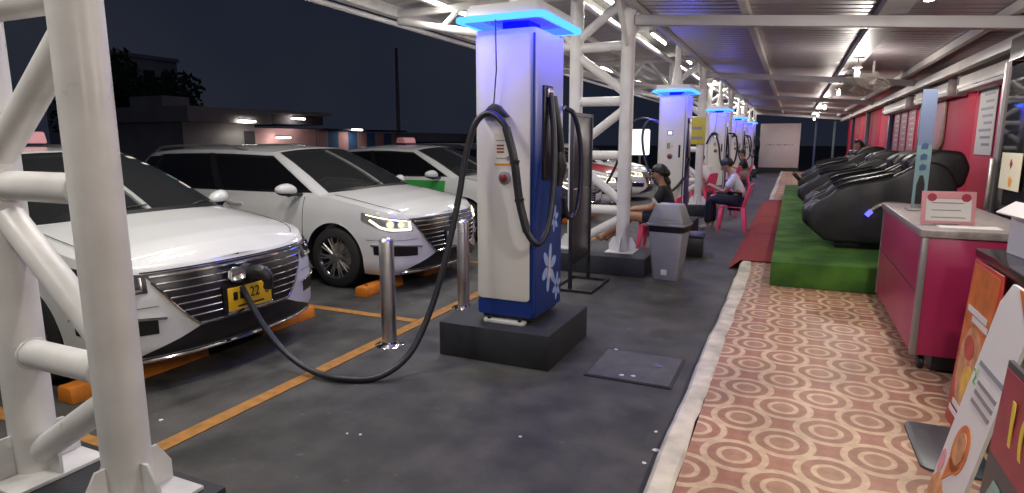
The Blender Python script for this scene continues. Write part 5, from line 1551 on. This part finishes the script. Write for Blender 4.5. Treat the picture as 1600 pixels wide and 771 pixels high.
            for q in range(10):
                for dq in (-0.075, 0.075):
                    a0 = 2 * math.pi * q / 10 + dq * 0.55; a1 = 2 * math.pi * q / 10 + dq * 1.4
                    p0 = wr_ @ Vector((0.048 * math.cos(a0), 0.048 * math.sin(a0), 0.078)); p1 = wr_ @ Vector((0.213 * math.cos(a1), 0.213 * math.sin(a1), 0.088))
                    sp.tube([p0 + Vector(wc), p1 + Vector(wc)], [0.012, 0.0085], 6)
            sp.build('spokes', 'alloy', whl)
            MB().lathe([(0.062, 0.05), (0.060, 0.086), (0.035, 0.094), (0, 0.095)], 20, wc, wr_).build('hub_cap', 'alloy', whl)
            MB().lathe([(0.15, -0.02), (0.15, 0.02), (0, 0.02)], 24, wc, wr_).build('brake_disc', 'stainless', whl)
        # ---- doors
        def dpatch(name, x0, x1, z0, z1, off, cut=0.0):
            def f(u, v, o):
                z = z0 + (z1 - z0) * v
                xx = x0 + (x1 - x0) * u
                if cut and z < 0.72: xx = x0 + (x1 + cut * ((0.72 - z) / 0.45) - x0) * u
                return cs_.P(cs_.s_x(xx), z, o, sd)
            m = MB().slab(lambda u, v: f(u, v, off), lambda u, v: f(u, v, -0.006), 20, 12)
            o = m.build(name, paint, t, smooth=50)
            edge = [f(0, 1 - q / 10, 0.0022) for q in range(11)] + [f(q / 14, 0, 0.0022) for q in range(1, 15)] + [f(1, q / 10, 0.0022) for q in range(1, 11)]
            MB().tube(edge, 0.0032, 5).build('door_seam', 'seam_dark', o)
            return o, f
        d1, f1 = dpatch('front_door', 0.96, -0.24, 0.27, 0.950, 0.0025)
        d2, f2 = dpatch('rear_door', -0.255, -1.13, 0.27, 0.955, 0.0025, cut=0.26)
        for d_, f_ in ((d1, f1), (d2, f2)):
            hp = [f_(u_, 0.86, 0.014 + 0.022 * math.sin(math.pi * q / 7)) for q, u_ in enumerate(np.linspace(0.74, 0.94, 8))]
            MB().tube(hp, 0.011, 6, flat=1.6).build('handle', paint, d_)
        if livery:
            lf = lambda u, v, o: cs_.P(cs_.s_x(1.02 - 0.95 * u), 0.93 - (1 - v) * (0.09 + 0.16 * (1 - u)), o, sd)
            MB().slab(lambda u, v: lf(u, v, 0.0042), lambda u, v: lf(u, v, 0.0), 20, 6).build('livery_panel', livery, t)
            lf2 = lambda u, v, o: cs_.P(cs_.s_x(1.15 - 0.35 * u), 0.58 + 0.16 * v * (1 - u) - 0.0, o, sd)
            MB().slab(lambda u, v: lf2(u, v, 0.006), lambda u, v: lf2(u, v, 0.0), 8, 4).build('livery_panel', livery, t)
        MB().tube([cs_.P(cs_.s_x(x_), 0.225, 0.004, sd) for x_ in np.linspace(0.98, -0.92, 16)], 0.03, 8, flat=0.8).build('sill', 'trim_black', t)
        # ---- bonnet shut line
        pts = []
        for x_ in np.linspace(1.24, 2.06, 22):
            s_ = cs_.s_x(x_ + 0.06) if x_ < 1.95 else cs_.s_x(min(x_ + 0.06, 2.14))
            p = cs_.P(s_, interp(x_, cs_.zt), 0, 1); y_ = p.y * 0.90
            pts.append((p.x, sd * y_, deck_z(cs_, p.x, y_, p.y, p.z) + 0.0008))
        MB().tube(pts, 0.0028, 4).build('bonnet_seam', 'seam_dark', t)
        # bonnet crease
        # ---- mirrors
        mc_ = Vector((0.88, sd * 1.00, 1.035))
        bm = bmesh.new()
        bmesh.ops.create_icosphere(bm, subdivisions=4, radius=1, matrix=Matrix.Translation(mc_) @ Matrix.Diagonal((0.070, 0.118, 0.064, 1)))
        for v in bm.verts:
            if v.co.x < mc_.x - 0.035: v.co.x = mc_.x - 0.035
            d = (v.co.y - mc_.y) * sd
            v.co.z += -0.02 * max(0, -d) / 0.12; v.co.x -= 0.05 * max(0, d) / 0.12
        for f_ in bm.faces: f_.smooth = True
        me = bpy.data.meshes.new('mirror'); bm.to_mesh(me); bm.free(); me.materials.append(MATS[paint])
        mo = bpy.data.objects.new('mirror', me); COL.objects.link(mo); mo.parent = t
        MB().tube([(0.90, sd * 0.83, 0.975), (0.89, sd * 0.92, 0.980), (0.885, sd * 1.0, 0.982)], [0.03, 0.026, 0.04], 8, flat=0.7).build('mirror_arm', 'trim_black', mo)
        bm = bmesh.new()
        bmesh.ops.create_icosphere(bm, subdivisions=3, radius=1, matrix=Matrix.Translation(mc_ - Vector((0.004, sd * 0.004, 0.018))) @ Matrix.Diagonal((0.066, 0.112, 0.052, 1)))
        me = bpy.data.meshes.new('mirror_base'); 
        for v in bm.verts:
            if v.co.x < mc_.x - 0.033: v.co.x = mc_.x - 0.033
            d = (v.co.y - mc_.y) * sd
            v.co.z += -0.02 * max(0, -d) / 0.12; v.co.x -= 0.05 * max(0, d) / 0.12
        for f_ in bm.faces: f_.smooth = True
        bm.to_mesh(me); bm.free(); me.materials.append(MATS['trim_black'])
        m2 = bpy.data.objects.new('mirror_base', me); COL.objects.link(m2); m2.parent = mo
        # ---- roof rail
        if not sedan:
            rp = []
            for q in range(22):
                k_ = 4.7 + 4.2 * q / 21
                p = cs_.G(k_, 1.0, 0, 1)
                rp.append((p.x, sd * (p.y - 0.02), p.z + 0.004 + 0.050 * min(1, 6 * q / 21, 6 * (21 - q) / 21)))
            MB().tube(rp, 0.014, 8).build('roof_rail', 'trim_grey', t)
        # ---- tail lights
        tf = lambda u, v, o: cs_.P(cs_.s_x(-1.95) + (cs_.s_x(-2.24) - cs_.s_x(-1.95)) * u, 0.78 + 0.14 * v, o, sd)
        MB().slab(lambda u, v: tf(u, v, 0.006), lambda u, v: tf(u, v, -0.003), 8, 4).build('tail_light', 'red_button', t)
    # ---- front seam over the grille
    MB().tube([Pf(-0.66 + 1.32 * q / 30, 0.750, 0.003) for q in range(31)], 0.005, 5).build('bonnet_seam', 'seam_dark', t)
    # ---- glazing
    for nm, k0, k1, v0, v1 in WINDOWS(cs_):
        sides = (1, -1)
        if nm in ('windscreen', 'rear_window'):
            def gf(u, v, o):
                if nm == 'windscreen': kk = abs(2 * u - 1) * k1; sd = 1 if u >= 0.5 else -1
                else: kk = 11 - abs(2 * u - 1) * (11 - k0); sd = 1 if u >= .5 else -1
                return cs_.G(kk, v0 + (v1 - v0) * v, o, sd)
            w_ = MB().slab(lambda u, v: gf(u, v, 0.003), lambda u, v: gf(u, v, -0.003), 40, 12).build(nm, 'windscreen_glass' if nm == 'windscreen' else 'side_glass', t, smooth=60)
            if nm == 'windscreen':
                MB().slab(lambda u, v: gf(u, 0.0 + 0.045 * v, 0.006), lambda u, v: gf(u, 0.045 * v, -0.004), 40, 2).build('cowl_band', 'trim_black', w_)
                for a, b in ((0.0, 0.022), (0.978, 1.0)):
                    MB().slab(lambda u, v: gf(a + (b - a) * u, v, 0.0055), lambda u, v: gf(a + (b - a) * u, v, -0.004), 2, 12).build('edge_band', 'trim_black', w_)
                MB().slab(lambda u, v: gf(u, 0.965 + 0.035 * v, 0.0055), lambda u, v: gf(u, 0.965 + 0.035 * v, -0.004), 40, 2).build('edge_band', 'trim_black', w_)
                if detail:
                    for (ua, ub, va, vb, mt) in ((0.80, 0.87, 0.88, 0.93, 'label_light'), (0.84, 0.90, 0.75, 0.79, 'label_light'), (0.895, 0.945, 0.45, 0.56, 'teal'), (0.90, 0.94, 0.30, 0.42, 'label_light'), (0.08, 0.17, 0.86, 0.92, 'label_light')):
                        MB().slab(lambda u, v: gf(ua + (ub - ua) * u, va + (vb - va) * v, 0.0055), lambda u, v: gf(ua + (ub - ua) * u, va + (vb - va) * v, 0.0035), 4, 3).build('sticker', mt, w_)
                for q0 in (0.30, 0.72):
                    pts = [gf(q0 + 0.20 * q / 10, 0.035 + 0.05 * math.sin(math.pi * q / 20), 0.012) for q in range(11)]
                    MB().tube(pts, 0.006, 5).build('wiper', 'trim_black', w_)
        else:
            for sd in sides:
                gf = lambda u, v, o: cs_.G(k0 + (k1 - k0) * u, v0 + (v1 - v0) * v, o, sd)
                MB().slab(lambda u, v: gf(u, v, 0.003), lambda u, v: gf(u, v, -0.003), 18, 8).build(nm, 'side_glass', t, smooth=60)
    for sd in (1, -1):
        gf = lambda u, v, o: cs_.G(5.90 + 0.17 * u, 0.02 + 0.89 * v, o, sd)
        MB().slab(lambda u, v: gf(u, v, 0.004), lambda u, v: gf(u, v, -0.004), 3, 8).build('door_pillar', 'trim_black', t)
        gf = lambda u, v, o: cs_.G(7.72 + 0.16 * u, 0.03 + 0.86 * v, o, sd)
        MB().slab(lambda u, v: gf(u, v, 0.004), lambda u, v: gf(u, v, -0.004), 3, 8).build('door_pillar', 'trim_black', t)
    # ---- cabin
    cb = MB()
    for x_ in range(0): pass
    MB().bb(-1.80, 1.0, -0.78, 0.78, 0.30, 0.34).build('cabin_floor', 'cabin_dark', t)
    dash = MB().prism([(1.25, 0.50), (1.25, 0.975), (1.06, 0.995), (0.80, 0.975), (0.72, 0.90), (0.78, 0.60)], (-0.74, 0.74), lambda u, v, w: (u, w, v)).build('dashboard', 'cabin_grey', t, bevel=0.02)
    MB().tube([(0.60 + 0.05 * math.sin(a), 0.37 + 0.18 * math.cos(a), 0.90 + 0.17 * math.sin(a)) if True else 0 for a in [2 * math.pi * q / 20 for q in range(20)]], 0.016, 8, closed=True).build('steering_wheel', 'trim_black', dash)
    for y_ in (-0.36, 0.36):
        st = MB().prism([(0.28, 0.40), (-0.28, 0.40), (-0.44, 0.62), (-0.60, 1.06), (-0.50, 1.10), (-0.30, 0.66), (0.24, 0.56)], (y_ - 0.24, y_ + 0.24), lambda u, v, w: (u, w, v)).build('front_seat', 'cabin_grey', t, bevel=0.03)
        MB().box((-0.575, y_, 1.20), (0.09, 0.26, 0.17)).build('headrest', 'cabin_grey', st, bevel=0.03)
    MB().prism([(-0.75, 0.40), (-1.25, 0.40), (-1.55, 1.06), (-1.42, 1.08), (-1.22, 0.62), (-0.75, 0.56)], (-0.66, 0.66), lambda u, v, w: (u, w, v)).build('rear_seat', 'cabin_dark', t, bevel=0.03)
    MB().bb(-1.60, -1.56, -0.70, 0.70, 0.42, 1.0).build('cargo_cover', 'cabin_dark', t)
    MB().box((0.50, 0, 1.36), (0.03, 0.22, 0.06)).build('rear_view_mirror', 'trim_black', t, bevel=0.01)
    MB().bb(-2.1, 2.1, -0.50, 0.50, 0.17, 0.19).build('underbody', 'trim_black', t)
    return t, cs_, Pf

car1, cs1, Pf1 = make_car('car', 'white estate car with yellow number plate plugged in to charge', (-5.66, 3.02, 0), R(-1))
car2, _, _ = make_car('car', 'white estate car with glowing headlights parked beyond the bollard', (-5.67, 5.90, 0), R(-1), lit=True, plate='plate_white', detail=False)
car3, _, _ = make_car('car', 'white and green taxi parked beyond the car with glowing headlights', (-5.90, 9.15, 0), R(-1), sedan=True, plate='plate_white', detail=False, livery='paint_green')

def copy_car(src, label, loc, rz, paint, old='paint_white'):
    c = copy_tree(src); c.location = loc; c.rotation_euler = (0, 0, rz); c['label'] = label
    def rec(o):
        if o.type == 'MESH':
            for sl in o.material_slots:
                if sl.material and sl.material.name == old:
                    sl.link = 'OBJECT'; sl.material = MATS[paint]
        for q in o.children: rec(q)
    rec(c)
    return c
copy_car(car2, 'dark grey car seen through the white column', (-5.75, 11.6, 0), R(1), 'paint_dark')
car5 = copy_car(car2, 'white car with a red bonnet stripe parked past the dark grey car', (-5.70, 14.0, 0), R(-1), 'paint_white')
c5s = CarShape()
mrd = MB()
def bon(u, v):
    x = 1.15 + 0.93 * u; s_ = c5s.s_x(min(x + 0.05, 2.2)); p = c5s.P(s_, interp(x, c5s.zt), 0, 1)
    y = (2 * v - 1) * p.y * 0.86
    return Vector((p.x, y, deck_z(c5s, p.x, y, p.y, p.z)))
MB().slab(lambda u, v: bon(u, v) + Vector((0, 0, 0.003)), lambda u, v: bon(u, v) - Vector((0, 0, 0.003)), 12, 12).build('bonnet_stripe', 'paint_red', car5, smooth=60)
copy_car(car2, 'white estate car parked past the car with a red bonnet', (-5.70, 16.5, 0), R(1), 'paint_white')

# roof signs on the taxis
def roof_sign(par, x, z, mat):
    o = MB().prism([(-0.10, 0.0), (0.10, 0.0), (0.07, 0.10), (-0.07, 0.10)], (-0.17, 0.17), lambda u, v, w: (x + u, w, z + v)).build('roof_sign', mat, par, bevel=0.015)
    MB().bb(x - 0.08, x + 0.08, -0.14, 0.14, z - 0.02, z - 0.0005).build('sign_foot', 'trim_black', o)
roof_sign(car1, -0.25, 1.515, 'paper_pink')
roof_sign(car3, -0.30, 1.505, 'paper_pink')
# charging plug in the nose of the first car
c_ = Pf1(0, 0.655, 0.02)
MB().tube([c_ + Vector((0.0, 0, 0)), c_ + Vector((0.055, 0, 0.002))], [0.060, 0.052], 16).build('charging_inlet', 'black_plastic', car1)
fl = MB().lathe([(0.055, 0), (0.058, 0.008), (0.040, 0.014), (0, 0.014)], 8, c_ + Vector((0.035, -0.105, 0.0)), Matrix.Rotation(R(60), 3, 'Y') @ Matrix.Rotation(R(30), 3, 'X')).build('inlet_flap', 'chrome', car1)
# gun of the cable, part of the charger
gx = Vector((car1.location.x + c_.x + 0.058, car1.location.y - 0.055, 0.655))
wq = lambda v: (v[0] - ox, v[1] - oy, v[2] - oz)
pgun = [gx, gx + Vector((0.06, 0.01, 0.012)), gx + Vector((0.11, 0.02, 0.0)), gx + Vector((0.125, 0.03, -0.05)), gx + Vector((0.115, 0.035, -0.10))]
MB().tube([wq(p) for p in cr_spline([tuple(p) for p in pgun], 6)], [0.044] * 6 + [0.046] * 6 + [0.040] * 6 + [0.032] * 7, 14).build('charging_gun', 'black_plastic', c0)

# ================================================================== FAR END OF THE WALKWAY
t = thing('white_board', 'large white board on a black base closing the far end of the walkway', 'board', (-0.62, 33.6, 0))
MB().bb(-0.92, 0.92, -0.05, 0.05, 0.26, 2.42).build('board', 'board_white', t, bevel=0.01)
MB().bb(-0.95, 0.95, -0.09, 0.09, 0.0, 0.258).build('base', 'black_plastic', t)
for k_ in range(11):
    w_ = 0.05 + 0.03 * ((k_ * 5) % 3)
    MB().bb(-0.62 + k_ * 0.115, -0.62 + k_ * 0.115 + w_, -0.054, -0.051, 1.36 - 0.01 * (k_ % 2), 1.40 + 0.015 * ((k_ * 3) % 2)).build('print_mark', 'trim_grey', t, smooth=0)
for x, lb in ((0.95, 'thin dark blue post right of the white board'), (1.75, 'teal blue post where the red wall ends')):
    o = MB().bb(x - 0.05, x + 0.05, 33.3, 33.4, 0, 2.50).build('end_post', 'post_blue' if x < 1 else 'teal', None, bevel=0.004)
    tag(o, lb, 'post')

# signs among the cars
t = thing('lit_sign', 'glowing white sign panel on a post beyond the parked cars', 'sign', (-4.63, 20.5, 0))
MB().tube([(0, 0, 0), (0, 0, 1.10)], 0.04, 10).build('post', 'pole_grey', t)
MB().prism(rrect(0.31, 0.42, 0.06), (-0.04, 0.04), lambda u, v, w: (u, w, v + 1.52)).build('panel', 'sign_glow', t)
t = thing('yellow_sign', 'yellow sign fixed to the column behind the second charger', 'sign', (-1.84, 13.40, 1.48))
MB().bb(-0.16, 0.16, -0.01, 0.01, 0, 0.55).build('panel', 'yellow_sign', t, bevel=0.004)
MB().bb(-0.12, 0.12, -0.014, -0.011, 0.10, 0.16).build('print_line', 'trim_grey', t, smooth=0)
MB().bb(-0.10, 0.10, -0.014, -0.011, 0.30, 0.36).build('print_line', 'trim_grey', t, smooth=0)

# ================================================================== FAR BUILDINGS ACROSS THE LOT
t = thing('shop', 'low pale shop building with tube lights across the car park', 'building', (-22.0, 17.0, 0))
MB().bb(-6, 0, 0.0, 3.6, 0, 2.30).build('wall', 'shop_wall', t)
MB().bb(-6, 0.0, 3.61, 7.5, 0, 2.15).build('wall', 'stripe_pink', t)
MB().bb(-6.2, 0.55, -0.15, 4.1, 2.31, 2.92).build('fascia', 'shop_wall', t)
MB().bb(-6.2, 0.25, 4.15, 7.8, 2.35, 2.78).build('fascia', 'shop_dark', t)
MB().bb(-3.0, -1.0, 0.0, 1.2, 2.925, 3.35).build('roof_box', 'shop_wall', t)
MB().bb(0.001, 0.05, 3.0, 3.55, 0, 2.0).build('door', 'shop_dark', t)
MB().bb(-6, 0.8, 4.2, 7.9, 2.80, 2.95).build('roof', 'shop_wall', t)
def far_tube(y, z, label, x=-21.3):
    o = thing('wall_light', label, 'light', (x, y, z), 0, 'tube lights on the far shop')
    MB().bb(-0.05, 0.05, -0.45, 0.45, 0.04, 0.10).build('housing', 'white_steel', o)
    MB().tube([(0, -0.42, 0), (0, 0.42, 0)], 0.035, 8).build('glowing_tube', 'bulb_glow', o)
    ld = bpy.data.lights.new('far_lamp', 'AREA'); ld.shape = 'RECTANGLE'; ld.size = 0.9; ld.size_y = 0.1; ld.energy = 5; ld.color = (1, 0.92, 0.8)
    lo = bpy.data.objects.new('lamp', ld); COL.objects.link(lo); lo.parent = o; lo.location = (0, 0, -0.06); lo.rotation_euler = (0, R(35), 0)
far_tube(19.6, 2.40, 'lit tube light under the eave of the pale shop wall')
far_tube(22.6, 2.60, 'lit tube light under the dark eave of the pink wall')
far_tube(26.9, 2.16, 'lit tube light over the striped curtain')
far_tube(21.6, 1.72, 'lit lamp low on the wall beside the shop door')
t = thing('striped_curtain', 'blue and pink striped curtain wall beside the shop', 'curtain', (-22.0, 24.6, 0))
for k_ in range(9):
    MB().bb(-0.06 - 0.02 * (k_ % 2), 0.0 - 0.02 * (k_ % 2), k_ * 0.80, k_ * 0.80 + 0.79, 0, 2.10 - 0.012 * k_).build('curtain_strip', 'stripe_blue' if k_ % 2 else 'stripe_pink', t)
MB().bb(-1.5, 0.5, -0.1, 7.3, 2.115, 2.20).build('awning', 'shop_dark', t)
t = thing('low_shed', 'low pale roofed shed far behind the taxi', 'building', (-24.0, 36.5, 0))
MB().bb(-4, 0, 0, 9, 0, 1.55).build('wall', 'post_blue', t)
MB().bb(-4.4, 0.5, -0.4, 9.4, 1.56, 2.15).build('roof', 'shop_wall', t)
t = thing('lamp_pole', 'tall grey pole standing beside the striped curtain', 'pole', (-21.8, 31.45, 0))
MB().tube([(0, 0, 0), (0, 0, 3.5), (0, 0, 7.0)], [0.13, 0.11, 0.08], 12).build('shaft', 'pole_grey', t)
MB().lathe([(0.24, 0), (0.24, 0.03), (0.15, 0.05), (0.14, 0.20)], 12).build('base_plate', 'pole_grey', t)
# apartment block behind
t = thing('apartment_block', 'unlit pale apartment block with balconies behind the dark tree', 'building', (-66.0, 42.0, 0))
MB().bb(-10, 0, 0.0, 9.0, 0, 10.6).build('wall', 'block_wall', t)
MB().bb(-10.2, 0.2, -0.2, 9.2, 10.61, 11.0).build('parapet', 'block_wall', t)
for fz in range(3):
    z_ = 2.0 + fz * 2.9
    for q in range(4):
        y_ = 0.5 + q * 2.15
        w_ = MB().bb(0.001, 0.06, y_, y_ + 1.3, z_, z_ + 1.6).build('window', 'block_window', t)
        MB().bb(0.061, 0.12, y_ - 0.08, y_ + 1.38, z_ - 0.12, z_ - 0.01).build('sill', 'shop_wall', w_)
    b_ = MB().bb(0.001, 1.1, -0.1, 5.0, z_ - 0.45, z_ - 0.30).build('balcony', 'block_wall', t)
    MB().bb(1.02, 1.10, -0.1, 5.0, z_ - 0.295, z_ + 0.45).build('balustrade', 'shop_wall', b_)

# trees
def tree(label, loc, h, rx, rz_, n=2600, seed=1):
    rs = random.Random(seed)
    t = thing('tree', label, 'tree', loc)
    tr = MB().tube([(0, 0, 0), (0.05, 0.02, h * 0.25), (-0.05, 0.05, h * 0.5), (0.05, 0, h * 0.8)], [0.26, 0.20, 0.13, 0.05], 10)
    for q in range(7):
        a = rs.uniform(0, 6.28); z0 = h * rs.uniform(0.28, 0.6)
        tr.tube([(0, 0, z0), (rx * .35 * math.cos(a), rx * .35 * math.sin(a), z0 + h * .1), (rx * .75 * math.cos(a), rx * .75 * math.sin(a), z0 + h * .2)], [0.10, 0.06, 0.02], 7)
    tr.build('trunk', 'bark', t)
    m = MB(); V = []; F = []
    clumps = []
    for q in range(36):
        a = rs.uniform(0, 6.28); e = rs.uniform(-0.75, 1.0); r_ = rs.uniform(0.45, 0.92)
        ce = math.sqrt(max(0, 1 - e * e))
        clumps.append((rx * r_ * ce * math.cos(a), rx * r_ * ce * math.sin(a), h * 0.62 + rz_ * r_ * e, rs.uniform(0.5, 1.0) * rx * 0.34))
    for q in range(n):
        cx_, cy_, cz_, cr_ = rs.choice(clumps)
        d = Vector((rs.gauss(0, 1), rs.gauss(0, 1), rs.gauss(0, 1))); d.normalize()
        p = Vector((cx_, cy_, cz_)) + d * cr_ * rs.uniform(0.55, 1.05)
        u = Vector((rs.gauss(0, 1), rs.gauss(0, 1), rs.gauss(0, 1))).normalized(); w = u.orthogonal().normalized()
        s = rs.uniform(0.10, 0.22)
        b = len(V)
        V += [tuple(p - u * s), tuple(p + w * s * .5), tuple(p + u * s), tuple(p - w * s * .5)]
        F.append((b, b + 1, b + 2, b + 3))
    m.add(V, F)
    m.build('crown', 'leaf_dark', t, smooth=0)
tree('big dark tree standing before the apartment block', (-29.0, 19.8, 0), 5.6, 2.9, 2.1, 5200, 1)
